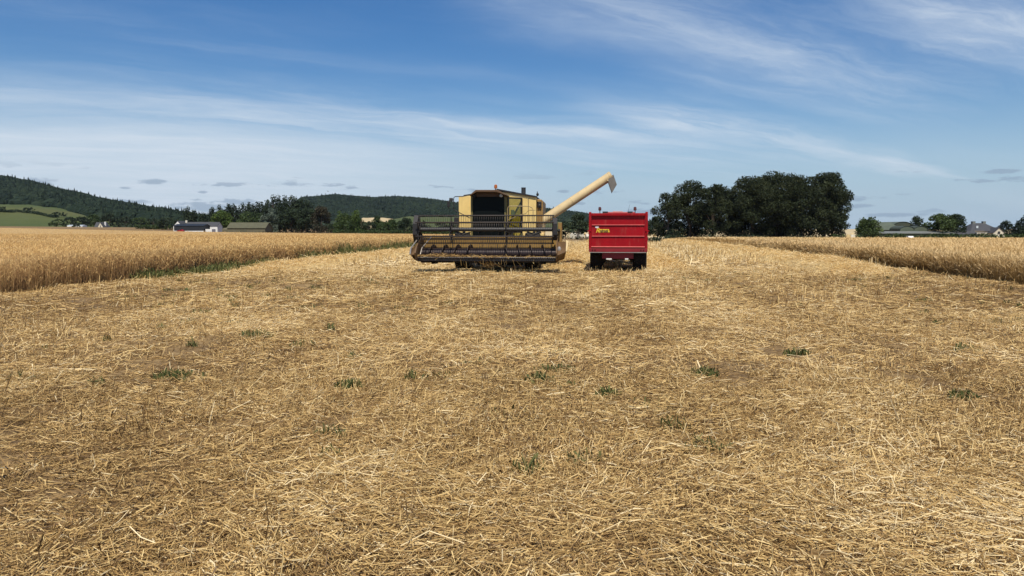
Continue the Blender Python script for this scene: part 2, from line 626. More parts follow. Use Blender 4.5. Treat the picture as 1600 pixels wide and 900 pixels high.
def ribbons(P, yaw, pitch, L, w, roll, sides=1, segs=1, bend=None):
    """straws as flat ribbons (sides=1) or little three-sided stems, returns verts, quads"""
    n = len(P)
    d = np.stack([np.cos(yaw) * np.cos(pitch), np.sin(yaw) * np.cos(pitch), np.sin(pitch)], -1)
    s = np.stack([-np.sin(yaw), np.cos(yaw), np.zeros(n)], -1)
    up = np.cross(d, s)
    a = s * np.cos(roll)[:, None] + up * np.sin(roll)[:, None]
    b = np.cross(d, a)
    if bend is None:
        bend = np.zeros(n)
    rings = []
    for k in range(segs + 1):
        t = k / segs - 0.5
        c = P + d * (L * t)[:, None] + a * (bend * L * (t * t - 0.125))[:, None]
        if sides == 1:
            rings.append(np.stack([c - a * w[:, None] * 0.5, c + a * w[:, None] * 0.5], 1))
        else:
            rr = []
            for j in range(3):
                an = 2 * math.pi * j / 3
                rr.append(c + (a * math.cos(an) + b * math.sin(an)) * w[:, None] * 0.5)
            rings.append(np.stack(rr, 1))
    m = 2 if sides == 1 else 3
    V = np.stack(rings, 1).reshape(-1, 3)           # n, segs+1, m
    base = np.arange(n) * (segs + 1) * m
    fs = []
    for k in range(segs):
        for j in range(1 if sides == 1 else 3):
            j2 = (j + 1) % m
            fs.append(np.stack([base + k * m + j, base + k * m + j2, base + (k + 1) * m + j2, base + (k + 1) * m + j], -1))
    Fq = np.stack(fs, 1).reshape(-1, 4)
    return V, Fq, len(fs)


class Heap:
    def __init__(self):
        self.V, self.F, self.t, self.n = [], [], [], 0

    def add(self, V, Fq, tint):
        self.V.append(V)
        self.F.append(Fq + self.n)
        self.t.append(tint)
        self.n += len(V)

    def build(self, name, m, parent=None):
        return mesh_np(name, np.concatenate(self.V), np.concatenate(self.F), m, np.concatenate(self.t), parent)


def scatter(y0, y1, dens, margin=1.5, slope=0.78):
    A = slope * (y1 * y1 - y0 * y0) + 2 * margin * (y1 - y0)
    n = int(A * dens)
    y = np.sqrt(rng.random(n) * (y1 * y1 - y0 * y0) + y0 * y0)
    x = (rng.random(n) * 2 - 1) * (slope * y + margin)
    return x, y


def thick(x, y):
    """how much litter lies here, 0..1"""
    lat = x * math.cos(HEAD) - y * math.sin(HEAD)
    rows = fbm(lat * 1.5, y * 0.05, 25, 3)
    b = fbm(x * 0.28, y * 0.22, 31, 2)
    c = fbm(x * 3.5, y * 3.0, 41, 2)
    a = fbm(x * 1.1, y * 0.8, 21, 3)
    return np.clip(0.42 * a + 0.20 * b + 0.2 * c + 0.18 * rows, 0, 1)


def stubble_zone(heap, y0, y1, dens, L0, w0, sides, segs, up_share=0.10):
    x, y = scatter(y0, y1, dens)
    t = thick(x, y)
    lo = 0.325 - 0.03 * sm(y, 7, 13)
    keep = rng.random(len(x)) < sm(t - lo, 0, 0.17) * 0.90 + 0.10
    keep &= (x > xl_edge(y) - 0.4) & (x < xr_edge(y) + 0.4)
    x, y, t = x[keep], y[keep], t[keep]
    n = len(x)
    yaw0 = (fbm(x * 0.9, y * 0.9, 51, 2) - 0.5) * 5.0
    yaw = np.where(rng.random(n) < 0.42, yaw0 + rng.normal(0, 0.5, n), rng.random(n) * math.pi)
    upr = rng.random(n) < up_share * (0.4 + 1.2 * sm(fbm(x * 0.5, y * 0.5, 61, 2), 0.4, 0.65))
    pitch = np.where(upr, rng.normal(1.15, 0.35, n), rng.normal(0, 0.13, n))
    L = L0 * np.exp(rng.normal(0, 0.5, n)) * np.where(upr, 0.62, 1.0)
    L = np.clip(L, 0.012, 0.42)
    w = w0 * np.exp(rng.normal(0, 0.3, n))
    lay = rng.random(n) ** 1.6
    z = H(x, y) + 0.004 + lay * 0.075 * sm(t, 0.35, 0.7) + np.abs(np.sin(pitch)) * L * 0.42
    V, Fq, k = ribbons(np.stack([x, y, z], -1), yaw, pitch, L, w, rng.normal(0, 0.5, n) if sides == 1 else rng.random(n) * 6.28, sides, segs, rng.normal(0, 0.8, n))
    far = sm(y, 22, 36)
    tint = np.where(rng.random(n) < 0.25 + 0.5 * lay, 0.71, 0.34) + rng.normal(0, 0.12, n) + 0.26 * (fbm(x * 0.5, y * 0.4, 71, 3) - 0.5) + 0.5 * (thick(x, y) - 0.5) - 0.03 * (1 - sm(y, 6, 14)) + 0.34 * (fbm((x * math.cos(HEAD) - y * math.sin(HEAD)) * 0.9, y * 0.03, 27, 3) - 0.5) + 0.20 * far
    tint = np.where(rng.random(n) < 0.10, tint + 0.33, tint)
    tint = np.where(upr, tint - 0.08, tint)
    heap.add(V, Fq, np.repeat(np.clip(tint, 0.02, 1), k))


hp = Heap()
stubble_zone(hp, 2.6, 5.2, 2300, 0.105, 0.0044, 3, 2)
stubble_zone(hp, 2.6, 5.2, 3400, 0.030, 0.0034, 1, 1, 0.02)
stubble_zone(hp, 5.2, 8.5, 1900, 0.110, 0.0048, 3, 2)
stubble_zone(hp, 5.2, 8.5, 1500, 0.040, 0.0045, 1, 1, 0.02)
stubble_zone(hp, 8.5, 15, 1150, 0.125, 0.0064, 1, 2)
stubble_zone(hp, 15, 34, 420, 0.18, 0.0095, 1, 1, 0.08)
stubble_zone(hp, 34, 110, 60, 0.40, 0.022, 1, 1, 0.2)
litter = hp.build('straw_litter', M_straw)
tag(litter, 'loose chopped straw and short stubble scattered over the soil', 'straw', kind='stuff')


# crumbs of dry soil in the thin places
x, y = scatter(2.6, 14, 130)
k = thick(x, y) < 0.44
x, y = x[k], y[k]
n = len(x)
rad = np.clip(0.008 * np.exp(rng.normal(0, 0.5, n)), 0.003, 0.018)
oct_ = np.array([(1, 0, 0), (-1, 0, 0), (0, 1, 0), (0, -1, 0), (0, 0, 1), (0, 0, -1)], float)
V = np.stack([x, y, H(x, y) + rad * 0.15], -1)[:, None, :] + oct_[None] * rad[:, None, None] * (0.7 + 0.6 * rng.random((n, 6, 1)))
tri = np.array([(0, 2, 4), (2, 1, 4), (1, 3, 4), (3, 0, 4), (2, 0, 5), (1, 2, 5), (3, 1, 5), (0, 3, 5)])
tag(mesh_np('soil_crumbs', V.reshape(-1, 3), (tri[None] + (np.arange(n) * 6)[:, None, None]).reshape(-1, 3), M_soil), 'dry brown soil crumbs in the thin patches of the straw', 'soil', kind='stuff')


# mounded rows of straw left by the combine
def swath(label, xc, y0, y1, width, height, ns=70):
    Y = np.geomspace(y0, y1, 160)
    S = np.linspace(-1, 1, 19)
    yy, ss = np.meshgrid(Y, S, indexing='ij')
    wob = 0.35 * (fbm(yy * 0.3, yy * 0 + 3, 81, 2) - 0.5)
    xx = xc(yy) + wob + ss * width / 2
    ends = sm(yy, y0, y0 + 2.5) * (1 - sm(yy, y1 - 6, y1))
    prof = np.clip(1 - ss * ss, 0, 1) ** 0.8
    zz = H(xx, yy) - 0.03 + ends * prof * height * (0.55 + 0.9 * fbm(xx * 1.6, yy * 1.3, 91, 4))
    V0 = np.stack([xx, yy, zz], -1).reshape(-1, 3)
    ix = np.arange(len(V0)).reshape(len(Y), len(S))
    Q0 = np.stack([ix[:-1, :-1], ix[:-1, 1:], ix[1:, 1:], ix[1:, :-1]], -1).reshape(-1, 4)
    n = int(ns * (y1 - y0) * width)
    yq = y0 + (y1 - y0) * rng.random(n) ** 1.5
    sq = np.clip(rng.normal(0, 0.5, n), -1.25, 1.25)
    wq = 0.35 * (fbm(yq * 0.3, yq * 0 + 3, 81, 2) - 0.5)
    xq = xc(yq) + wq + sq * width / 2
    eq = sm(yq, y0, y0 + 2.5) * (1 - sm(yq, y1 - 6, y1))
    hq = eq * np.clip(1 - sq * sq, 0, 1) ** 0.8 * height * (0.55 + 0.9 * fbm(xq * 1.6, yq * 1.3, 91, 4))
    zq = H(xq, yq) + hq + rng.random(n) * 0.05
    sc = np.clip(yq / 35, 0.8, 3)
    V1, Q1, k = ribbons(np.stack([xq, yq, zq], -1), rng.random(n) * 6.28, rng.normal(0, 0.35, n), 0.32 * np.exp(rng.normal(0, 0.4, n)), 0.011 * sc, rng.normal(0, 0.6, n), 1, 1)
    t1 = np.repeat(np.clip(0.74 + rng.normal(0, 0.19, n), 0, 1), k)
    o = mesh_np('straw_swath', np.concatenate([V0, V1]), np.concatenate([Q0, Q1 + len(V0)]), [M_swath, M_straw],
                np.concatenate([np.full(len(Q0), 0.6), t1]), matidx=np.concatenate([np.zeros(len(Q0)), np.ones(len(Q1))]))
    return tag(o, label, 'straw', kind='stuff')


swath('thick pale straw swath along the edge of the standing barley', lambda y: xr_edge(y) - 3.3, 27, 135, 3.0, 0.42)
swath('narrow straw swath running back from beside the red trailer', lambda y: 6.6 + 0.14 * (y - 32), 31.5, 130, 2.0, 0.28)
swath('heaped straw swath running back between combine and trailer', lambda y: 2.0 + 0.13 * (y - 31), 31.5, 140, 2.3, 0.45)
swath('broad straw swath along the weedy edge of the oats', lambda y: -10.2 + 0.115 * (y - 28), 29, 110, 2.8, 0.30)

# ------------------------------------------------------------------ standing crops


def crop(name, label, m, edge, side, h, yfar, stem_t, head_t, droop, seed):
    """side -1: crop to the left of edge, +1: to the right"""
    Y = np.concatenate([np.arange(9, 40, 0.35), np.geomspace(40, 300, 110)])
    S = np.concatenate([[0.30, 0.34], np.arange(0.5, 6, 0.3), np.geomspace(6.2, 330, 70)])
    yy, ss = np.meshgrid(Y, S, indexing='ij')
    xx = edge(yy) + side * ss
    yl = yfar(xx)
    ycl = np.minimum(yy, yl)
    top = h * 0.80 + 0.10 * (fbm(xx * 1.3, ycl * 1.3, seed, 3) - 0.5) + 0.12 * (fbm(xx * 0.12, ycl * 0.12, seed + 3, 3) - 0.5)
    zz = T(xx, ycl) + np.where(ss < 0.32, 0.02, top * (0.45 + 0.55 * sm(ss, 0.3, 1.4)))
    V0 = np.stack([xx, ycl, zz], -1).reshape(-1, 3)
    ix = np.arange(len(V0)).reshape(len(Y), len(S))
    Q0 = np.stack([ix[:-1, :-1], ix[:-1, 1:], ix[1:, 1:], ix[1:, :-1]], -1).reshape(-1, 4)
    qy = yy[:-1, :-1].reshape(-1)
    ql = yl[:-1, :-1].reshape(-1)
    qs = ss[:-1, :-1].reshape(-1)
    q_ok = qy < ql
    Q0 = Q0[q_ok]
    t0 = np.where(qs[q_ok] < 0.32, 0.02, 0.55 + 0.35 * (fbm(V0[Q0[:, 0], 0] * 0.8, V0[Q0[:, 0], 1] * 0.8, seed + 9, 3) - 0.5))
    Vs, Fs, Ts, nv = [V0], [Q0], [t0], len(V0)

    def stalks(n, y0, y1, s0, s1, low, wk, short=1.0):
        nonlocal nv
        y = np.sqrt(rng.random(n) * (y1 * y1 - y0 * y0) + y0 * y0)
        s = s0 + (s1 - s0) * rng.random(n) ** (1.0 if s1 < 3 else 1.4)
        x = edge(y) + side * s
        k = (y < yfar(x)) & (np.abs(x) < 0.80 * y + 4)
        x, y, s = x[k], y[k], s[k]
        n = len(x)
        hh = h * (0.90 + 0.065 * rng.normal(0, 1, n) + 0.18 * (fbm(x * 0.8, y * 0.8, seed + 20, 3) - 0.5) + 0.14 * (fbm(x * 0.12, y * 0.12, seed + 3, 3) - 0.5))
        hh = hh * (short + (1 - short) * rng.random(n) ** 0.8)
        g = H(x, y)
        w = wk * np.clip(y / 20, 0.8, 5) * np.exp(rng.normal(0, 0.25, n))
        yaw = rng.random(n) * 6.28
        lean = np.abs(rng.normal(0, 0.10, n)) + np.where((s < 0.5) & (rng.random(n) < (0.03 if side < 0 else 0.10)), rng.random(n) * 0.9, 0)
        ld = np.where(s < 0.5, math.pi / 2 + side * math.pi / 2 + rng.normal(0, 0.9, n), rng.random(n) * 6.28)
        lx, ly = np.cos(ld) * np.sin(lean), np.sin(ld) * np.sin(lean)
        b = np.stack([x + lx * hh * low, y + ly * hh * low, g + hh * low * np.cos(lean)], -1)
        e = np.stack([x + lx * hh, y + ly * hh, g + hh * np.cos(lean)], -1)
        a = np.stack([np.cos(yaw) * 0.9, np.sin(yaw) * 0.35, np.zeros(n)], -1) * w[:, None]
        dl = 0.14 * np.exp(rng.normal(0, 0.25, n))
        dv = np.stack([lx * 2 + rng.normal(0, 0.6, n), ly * 2 + rng.normal(0, 0.6, n), np.full(n, droop) + rng.normal(0, 0.45, n)], -1)
        dv /= np.linalg.norm(dv, axis=1)[:, None]
        tip = e + dv * dl[:, None]
        hw = 1.7
        V = np.stack([b - a * .5, b + a * .5, e - a * .4, e + a * .4, e - a * hw * .5, e + a * hw * .5, tip - a * hw * .25, tip + a * hw * .25], 1).reshape(-1, 3)
        base = np.arange(n) * 8 + nv
        Fq = np.stack([np.stack([base, base + 1, base + 3, base + 2], -1), np.stack([base + 4, base + 5, base + 7, base + 6], -1)], 1).reshape(-1, 4)
        pat = 0.35 * (fbm(x * 0.6, y * 0.6, seed + 30, 3) - 0.5)
        tt = np.stack([np.clip(stem_t + rng.normal(0, 0.12, n) + pat, 0, 1), np.clip(head_t + rng.normal(0, 0.12, n) + pat, 0, 1)], 1).reshape(-1)
        Vs.append(V)
        Fs.append(Fq)
        Ts.append(tt)
        nv += len(V)
    stalks(30000, 11, 70, 0.0, 0.9, 0.0, 0.008)
    stalks(75000, 11, 70, -0.12, 0.5, 0.0, 0.008, 0.30)
    stalks(9000, 60, 240, 0.0, 1.6, 0.0, 0.012)
    stalks(95000, 12, 60, 0.6, 22, 0.45, 0.008)
    stalks(120000, 25, 150, 2, 110, 0.6, 0.009)
    stalks(40000, 100, 280, 5, 200, 0.7, 0.008)
    o = mesh_np(name, np.concatenate(Vs), np.concatenate(Fs), m, np.concatenate(Ts))
    return tag(o, label, 'crop', kind='stuff')


crop('standing_oats', 'golden standing oats filling the field on the left', M_oat, xl_edge, -1, 0.98,
     lambda x: np.where(x < -38, 280.0, 280 - (x + 38) * 1.9), 0.36, 0.68, -0.25, 201)
crop('standing_barley', 'pale standing barley filling the field on the right', M_barley, xr_edge, 1, 0.84,
     lambda x: np.where(x > 45, 212.0, 212 - (45 - x) * 0.9), 0.28, 0.76, 0.35, 301)


# ------------------------------------------------------------------ weeds
def weed_cluster(heap, x, y, r, h, n, w, tlo=0.2, thi=0.75):
    a = rng.random(n) * 6.28
    q = np.sqrt(rng.random(n)) * r
    px_, py_ = x + np.cos(a) * q, y + np.sin(a) * q * 0.7
    L = h * (0.5 + 0.6 * rng.random(n)) * (1 - 0.5 * q / r)
    P = np.stack([px_, py_, H(px_, py_) + L * 0.42], -1)
    V, Fq, k = ribbons(P, rng.random(n) * 6.28, rng.normal(1.0, 0.35, n), L, w * np.exp(rng.normal(0, 0.4, n)), rng.random(n) * 3.1, 1, 1)
    heap.add(V, Fq, np.repeat(tlo + (thi - tlo) * rng.random(n), k))


wh = Heap()
for i in range(260):
    y = 25 + 52 * rng.random() ** 1.1
    if fbm(y * 0.35, 4.0, 77, 2) < 0.42 and y < 44:
        continue
    x = float(xl_edge(y)) + rng.normal(0.25, 0.3)
    weed_cluster(wh, x, y, 0.4 + 0.45 * rng.random(), 0.45 + 0.9 * rng.random() * float(sm(y, 28, 46)), 48, 0.024, 0.5, 1.0)
tag(wh.build('green_weeds', M_weed), 'green weeds growing along the foot of the standing oats', 'weeds', kind='stuff')
gh = Heap()
for i in range(420):
    x, y = scatter(4.5, 30, 0.5)
    j = rng.integers(len(x))
    if fbm(x[j] * 0.25, y[j] * 0.25, 88, 2) < 0.45:
        continue
    weed_cluster(gh, x[j], y[j], 0.06 + 0.26 * rng.random(), 0.11 + 0.09 * rng.random(), 34, 0.0085, 0.4, 1.0)
tag(gh.build('grass_regrowth', M_weed), 'sparse green grass shoots coming through the straw', 'grass', kind='stuff')
for px, py, r, hh, lab in ((268, 588, 0.17, 0.12, 'dark green weed clump in the straw left of centre, largest on the left'),
                           (840, 600, 0.15, 0.12, 'green weed clump nearest the middle of the stubble, in front of the trailer'),
                           (868, 582, 0.20, 0.10, 'low spreading green weed just behind the middle weed clump'),
                           (1100, 592, 0.13, 0.12, 'small bright green weed tuft in the straw right of centre'),
                           (1245, 556, 0.14, 0.10, 'flat dark green weed on the stubble at the right, farther back'),
                           (1503, 624, 0.11, 0.11, 'lone green weed tuft near the right edge of the stubble'),
                           (948, 624, 0.10, 0.13, 'blue green thistle like weed in bare soil right of the middle clumps'),
                           (400, 527, 0.22, 0.12, 'long low green weed patch farther back on the left stubble'),
                           (545, 607, 0.12, 0.12, 'thin green weed tuft in straw left of the middle clumps')):
    d = ray(px, py)
    k = -EYE / d.z
    x, y = d.x * k, d.y * k
    q = Heap()
    weed_cluster(q, x, y, r * 1.3, hh * 1.3, 150, 0.011, 0.35, 0.97)
    o = q.build('weed_clump', M_weed)
    tag(o, lab, 'weed', 'green weed clumps growing in the stubble')

# ------------------------------------------------------------------ trees


def leaf_quads(P, Nn, size, jit=0.9):
    n = len(P)
    nn = Nn + rng.normal(0, jit, (n, 3))
    nn /= np.linalg.norm(nn, axis=1)[:, None] + 1e-9
    r = rng.normal(0, 1, (n, 3))
    a = np.cross(nn, r)
    a /= np.linalg.norm(a, axis=1)[:, None] + 1e-9
    b = np.cross(nn, a)
    s = size * np.exp(rng.normal(0, 0.35, n))
    e = 0.55 + 0.5 * rng.random(n)
    A, B = a * s[:, None] * 0.5, b * (s * e)[:, None] * 0.5
    fold = nn * (s * 0.16)[:, None]
    V = np.stack([P - A - fold, P - B * 0.9, P + A - fold, P + B], 1).reshape(-1, 3)
    base = np.arange(n) * 4
    return V, np.stack([base, base + 1, base + 2, base + 3], -1)


def shell(c, rad, n, lo=0.72, hi=1.08, squash=0.8):
    d = rng.normal(0, 1, (n, 3))
    d /= np.linalg.norm(d, axis=1)[:, None]
    r = lo + (hi - lo) * rng.random(n)
    P = np.asarray(c) + d * (r * rad)[:, None] * np.array([1, 1, squash])
    return P, d


def lobes_for(kind, w, h, rs):
    """clumps (centre, radius) relative to the trunk foot"""
    L = []
    if kind == 'poplar':
        n = max(6, int(h / w * 3))
        for i in range(n):
            t = (i + 0.5) / n
            z = h * (0.10 + 0.86 * t)
            ww = w * 0.5 * (0.55 + 0.6 * math.sin(math.pi * min(1, 0.15 + t * 0.80))) * (1 if t < .8 else 0.75)
            for _ in range(2):
                L.append(((rs.normal(0, ww * .35), rs.normal(0, ww * .35), z + rs.normal(0, h * .02)), ww * (0.55 + 0.25 * rs.random())))
    elif kind == 'conifer':
        n = 12
        for i in range(n):
            t = i / (n - 1)
            z = h * (0.12 + 0.84 * t)
            ww = w * 0.5 * (1 - t) ** 0.85 + 0.15
            m = max(1, int(6 * (1 - t)))
            for k in range(m):
                a = 6.28 * k / m + rs.random()
                q = ww * 0.62 if m > 1 else 0
                L.append(((math.cos(a) * q, math.sin(a) * q, z - 0.08 * q), max(0.3, ww * 0.42)))
    else:
        lo = {'broad': 0.30, 'bush': 0.08, 'beech': 0.13, 'willow': 0.10, 'weeping': 0.2}[kind]
        n = int((46 if kind == 'beech' else 24) + 1.0 * w)
        for i in range(n):
            z = lo + (0.97 - lo) * (rs.random() ** 0.8)
            t = (z - lo) / (1 - lo)
            prof = (max(0.0, 1 - (2 * t - 0.75) ** 2 / 1.65)) ** 0.5 if kind != 'beech' else min(1.0, (1 - t) * 2.2 + 0.45) * (0.80 + 0.20 * min(1, t * 3))
            if kind == 'bush':
                prof = (1 - t ** 2.2) ** 0.5
            a = rs.random() * 6.28
            rad = min(w, h) * (0.10 + 0.09 * rs.random())
            q = max(0, w * 0.54 * prof - rad * 0.75) * (0.30 + 0.70 * rs.random() ** 0.5)
            L.append(((math.cos(a) * q, math.sin(a) * q, h * z - rad * 0.5), rad))
        if kind in ('broad', 'beech'):
            L.append(((0, 0, h * 0.6), min(w, h) * 0.22))
    return L


def tree(name, label, px, top, base, wpx, Y, kind, m, group=None, leaf=0.36, dens=1.15, seed=0, zoff=0.0, trunk_r=None, fill=0.35, bare=False):
    rs = np.random.default_rng(seed + int(px * 7 + top))
    p0, p1 = at(px, base, Y), at(px, top, Y)
    z0 = float(T(p0.x, Y)) + zoff
    h = max(1.4, p1.z - z0)
    w = wpx / F * Y
    root = empty(name, (p0.x, Y, z0))
    L = lobes_for(kind, w, h, rs)
    hp_ = Heap()
    for c, rad in L:
        sq = 1.5 if kind == 'poplar' else (0.55 if kind == 'conifer' else 0.78)
        n = int(max(14, dens * 4 * math.pi * rad * rad / (leaf * leaf) * 0.85))
        P, d = shell(c, rad, n, 0.6 if fill else 0.8, 1.1, sq)
        P[:, 2] = np.maximum(P[:, 2], 0.1)
        if kind == 'weeping':
            P[:, 2] -= 0.3 * np.hypot(P[:, 0], P[:, 1]) * rng.random(n)
            P[:, 2] = np.maximum(P[:, 2], 0.2)
        V, Fq = leaf_quads(P, d * 1.1 + np.array([0, 0, 0.25]), leaf)
        lt = rs.random()
        hp_.add(V, Fq, np.clip(0.45 + 0.4 * (lt - 0.5) + rng.normal(0, 0.2, n), 0, 1))
    hp_.build('crown', m, root)
    tr = trunk_r or max(0.12, min(0.45, h * 0.022))
    b = MB()
    k = 0.9 if kind in ('poplar', 'conifer') else 0.62
    bend = rs.normal(0, 0.02 * h, 2)
    b.path([(0, 0, -0.2), (0, 0, h * 0.08), (bend[0] * .4, bend[1] * .4, h * k * .5), (bend[0], bend[1], h * k)], [tr * 1.35, tr, tr * 0.75, tr * 0.2], 8)
    if kind in ('broad', 'beech', 'willow', 'weeping', 'bush'):
        cand = sorted(L, key=lambda q: -q[1])[:9 if kind == 'beech' else 6]
        for c, rad in cand:
            zs = h * (0.14 + 0.28 * rs.random())
            mid_ = (c[0] * .45, c[1] * .45, zs + (c[2] - zs) * .62)
            b.path([(bend[0] * .3, bend[1] * .3, zs), mid_, c], [tr * .5, tr * .32, tr * .1], 6)
    b.build('trunk', M_bark, root)
    tag(root, label, 'tree', group)
    return root


# the clump of tall dark trees on the right
G = 'tall dark trees in the clump on the right'
tree('beech_tree', 'greyish slender tree on the left end of the tall clump, pale thin trunk', 1044, 300, 370, 50, 225, 'beech', M_beech, G, seed=1, dens=0.8, trunk_r=0.35)
tree('beech_tree', 'small dark tree at the very left of the clump beside the trailer', 1027, 337, 371, 36, 235, 'broad', M_leaf, G, seed=2)
tree('beech_tree', 'round topped dark tree second highest on the left half of the clump', 1078, 280, 371, 66, 232, 'beech', M_beech, G, seed=3)
tree('beech_tree', 'dark tree with a peaked top left of the dip in the clump', 1114, 284, 371, 52, 226, 'beech', M_beech, G, seed=4)
tree('beech_tree', 'lowest dark tree at the dip in the middle of the clump', 1143, 290, 371, 70, 236, 'beech', M_beech, G, seed=5)
tree('beech_tree', 'tall dark tree just right of the dip in the clump', 1176, 274, 371, 84, 228, 'beech', M_beech, G, seed=6)
tree('beech_tree', 'highest dark tree in the middle of the big clump', 1213, 266, 371, 84, 232, 'beech', M_beech, G, seed=7)
tree('beech_tree', 'broad dark tree second from the right end of the clump', 1252, 269, 371, 80, 226, 'beech', M_beech, G, seed=8)
tree('beech_tree', 'dark tree at the right end of the clump with a steep right side', 1288, 267, 371, 72, 232, 'beech', M_beech, G, seed=9)
tree('beech_tree', 'dark tree filling the right end of the clump from behind', 1300, 284, 371, 54, 240, 'beech', M_leaf, G, seed=10)
tree('beech_tree', 'lower dark tree standing behind the gap of the clump', 1232, 300, 371, 70, 246, 'broad', M_leaf, G, seed=11)
tree('beech_tree', 'shaded dark tree behind the left half of the clump', 1096, 318, 371, 60, 246, 'broad', M_leaf, G, seed=12)
tree('bush', 'dark rounded bush under the slender tree by the trailer', 1052, 356, 371, 28, 222, 'bush', M_leaf, seed=13)
# right side of the far edge
tree('oak_tree', 'round green tree alone in front of the arched barns', 1357, 339, 371, 42, 208, 'broad', M_leaf2, 'trees around the farm on the right', seed=20)
tree('oak_tree', 'wide green tree just right of the arched barns', 1467, 333, 371, 54, 214, 'broad', M_leaf2, 'trees around the farm on the right', seed=21)
tree('oak_tree', 'dark tree behind the wide green tree and the barns', 1434, 336, 371, 30, 244, 'broad', M_leaf, 'trees around the farm on the right', seed=22)
tree('oak_tree', 'dark tree on the right shoulder of the wide green tree', 1492, 334, 371, 36, 228, 'broad', M_leaf, 'trees around the farm on the right', seed=23)
tree('oak_tree', 'small dark tree beside the cream house gable', 1571, 344, 371, 28, 243, 'broad', M_conif, 'trees around the farm on the right', seed=24)
tree('fir_tree', 'dark conifer cut by the right edge of the view', 1607, 314, 371, 56, 212, 'conifer', M_conif, seed=25, dens=1.3)
tree('tree', 'small dark tree between the combine and the trailer', 903, 334, 372, 34, 190, 'broad', M_leaf, seed=26, leaf=0.36)
tree('tree', 'dark bushy tree half hidden behind the combine unloading pipe', 884, 346, 372, 34, 200, 'bush', M_leaf, seed=27, leaf=0.36)

# left belt
G = 'poplars behind the barns on the left'
for i, (px, top, wp) in enumerate(((294, 322, 9), (303, 328, 8), (318, 334, 12), (333, 323, 9), (345, 320, 9), (352, 323, 9), (359, 318.5, 9), (368, 318, 11), (380, 316.5, 10), (389, 314.5, 10), (397, 317, 9), (404, 314.5, 10), (412, 314.5, 10), (420, 312, 9))):
    tree('poplar_tree', 'one of the thin dark poplars in the row above the barn roofs', px, top, 361, wp * 1.5, 420 + (i * 37) % 30, 'poplar', M_leaf, G, leaf=0.55, dens=1.3, seed=40 + i)
G2 = 'tall poplars in the dense stand left of the combine'
for i, (px, top, wp, lab) in enumerate(((428, 306, 13, 'tall poplar on the left end of the dense dark stand'), (437, 304.5, 12, 'tall poplar second from left in the dense stand'), (447, 304, 14, 'tallest poplar of the dense stand, feathery top'),
                                        (456, 304, 13, 'tall poplar in the middle of the dense stand'), (464, 306.5, 13, 'tall poplar right of the middle in the dense stand'), (472, 308.5, 13, 'tall poplar near the right end of the dense stand'), (481, 312, 14, 'lower poplar on the right end of the dense stand'))):
    tree('poplar_tree', lab, px, top, 362, wp * 1.55, 372 + (i * 23) % 18, 'poplar', M_leaf, G2, leaf=0.55, seed=60 + i)
G3 = 'mixed trees in front of the poplar stand'
tree('willow_tree', 'silvery grey green tree beside the khaki barn', 424, 324, 362, 36, 350, 'willow', M_grey, G3, leaf=0.5, seed=70)
tree('oak_tree', 'bright green round tree above the gap between the farm buildings', 347, 329, 360, 36, 380, 'broad', M_leaf3, G3, leaf=0.5, seed=71)
tree('oak_tree', 'dark green tree low in front of the poplar stand', 455, 326, 362, 42, 352, 'broad', M_leaf, G3, leaf=0.5, seed=72)
tree('oak_tree', 'dark shaded tree between the poplar stand and the brownish tree', 478, 322, 363, 36, 348, 'broad', M_leaf, G3, leaf=0.5, seed=73)
tree('copper_tree', 'brownish drooping tree right of the poplar stand', 502, 318, 363, 36, 338, 'weeping', M_copper, G3, leaf=0.5, seed=74)
tree('oak_tree', 'dark green tree behind the khaki barn roof', 392, 330, 361, 46, 400, 'broad', M_leaf2, G3, leaf=0.55, seed=75)
tree('oak_tree', 'dark tree at the gable end of the white farmhouse', 262, 339, 358, 40, 420, 'broad', M_leaf, G3, leaf=0.55, seed=76)
G4 = 'bushy trees along the far hedge left of the combine'
for i, (px, top, wp, mm, lab) in enumerate(((538, 333, 36, M_leaf2, 'dark green bushy tree right of the brownish tree'), (531, 328, 13, M_leaf3, 'yellow green pointed tree top behind the first bushy tree'), (556, 329, 18, M_leaf3, 'yellow green pointed tree between two bushy trees'),
                                            (562, 340, 32, M_leaf2, 'bushy tree under the yellow green tree'), (576, 346, 40, M_leaf, 'low dark bushy tree in front of the pale hill field, left of the pointed one'), (602, 346.5, 36, M_leaf2, 'low bushy tree in front of the pale hill field, right of the pointed one'), (590, 337, 22, M_leaf2, 'bushy tree with a pointed top below the pale field'), (611, 342, 34, M_leaf2, 'broad low bushy tree below the hill'),
                                            (634, 340, 34, M_leaf, 'dark bushy tree just left of the combine header'), (660, 344, 36, M_leaf, 'dark bushy tree seen through the left half of the reel'), (690, 346, 36, M_leaf, 'dark bushy tree seen through the reel beside the cab'))):
    tree('hedgerow_tree', lab, px, top, 364, wp, 300 + (i * 13) % 20, 'bush' if wp > 20 else 'poplar', mm, G4, leaf=0.42, seed=80 + i)
# trees at the foot of the wooded hill
G5 = 'trees at the foot of the wooded hill'
for i, (px, top, wp, lab) in enumerate(((92, 342, 30, 'low dark tree at the left end of the hill foot trees'), (110, 338, 26, 'dark tree behind the glasshouse at the hill foot'), (128, 337, 28, 'dark tree right of the glasshouse at the hill foot'), (146, 334, 34, 'taller dark tree left of the small house'),
                                       (172, 333, 34, 'dark round tree right of the small house chimney'), (196, 337, 34, 'dark tree between the small house and the long hedge'), (218, 339, 32, 'dark tree above the long hedge, left part'), (240, 340, 34, 'dark tree above the long hedge, right part'))):
    tree('oak_tree', lab, px, top, 357, wp, 520 + (i * 17) % 30, 'bush', M_leaf if i % 3 else M_leaf2, G5, leaf=0.75, seed=100 + i, zoff=0)


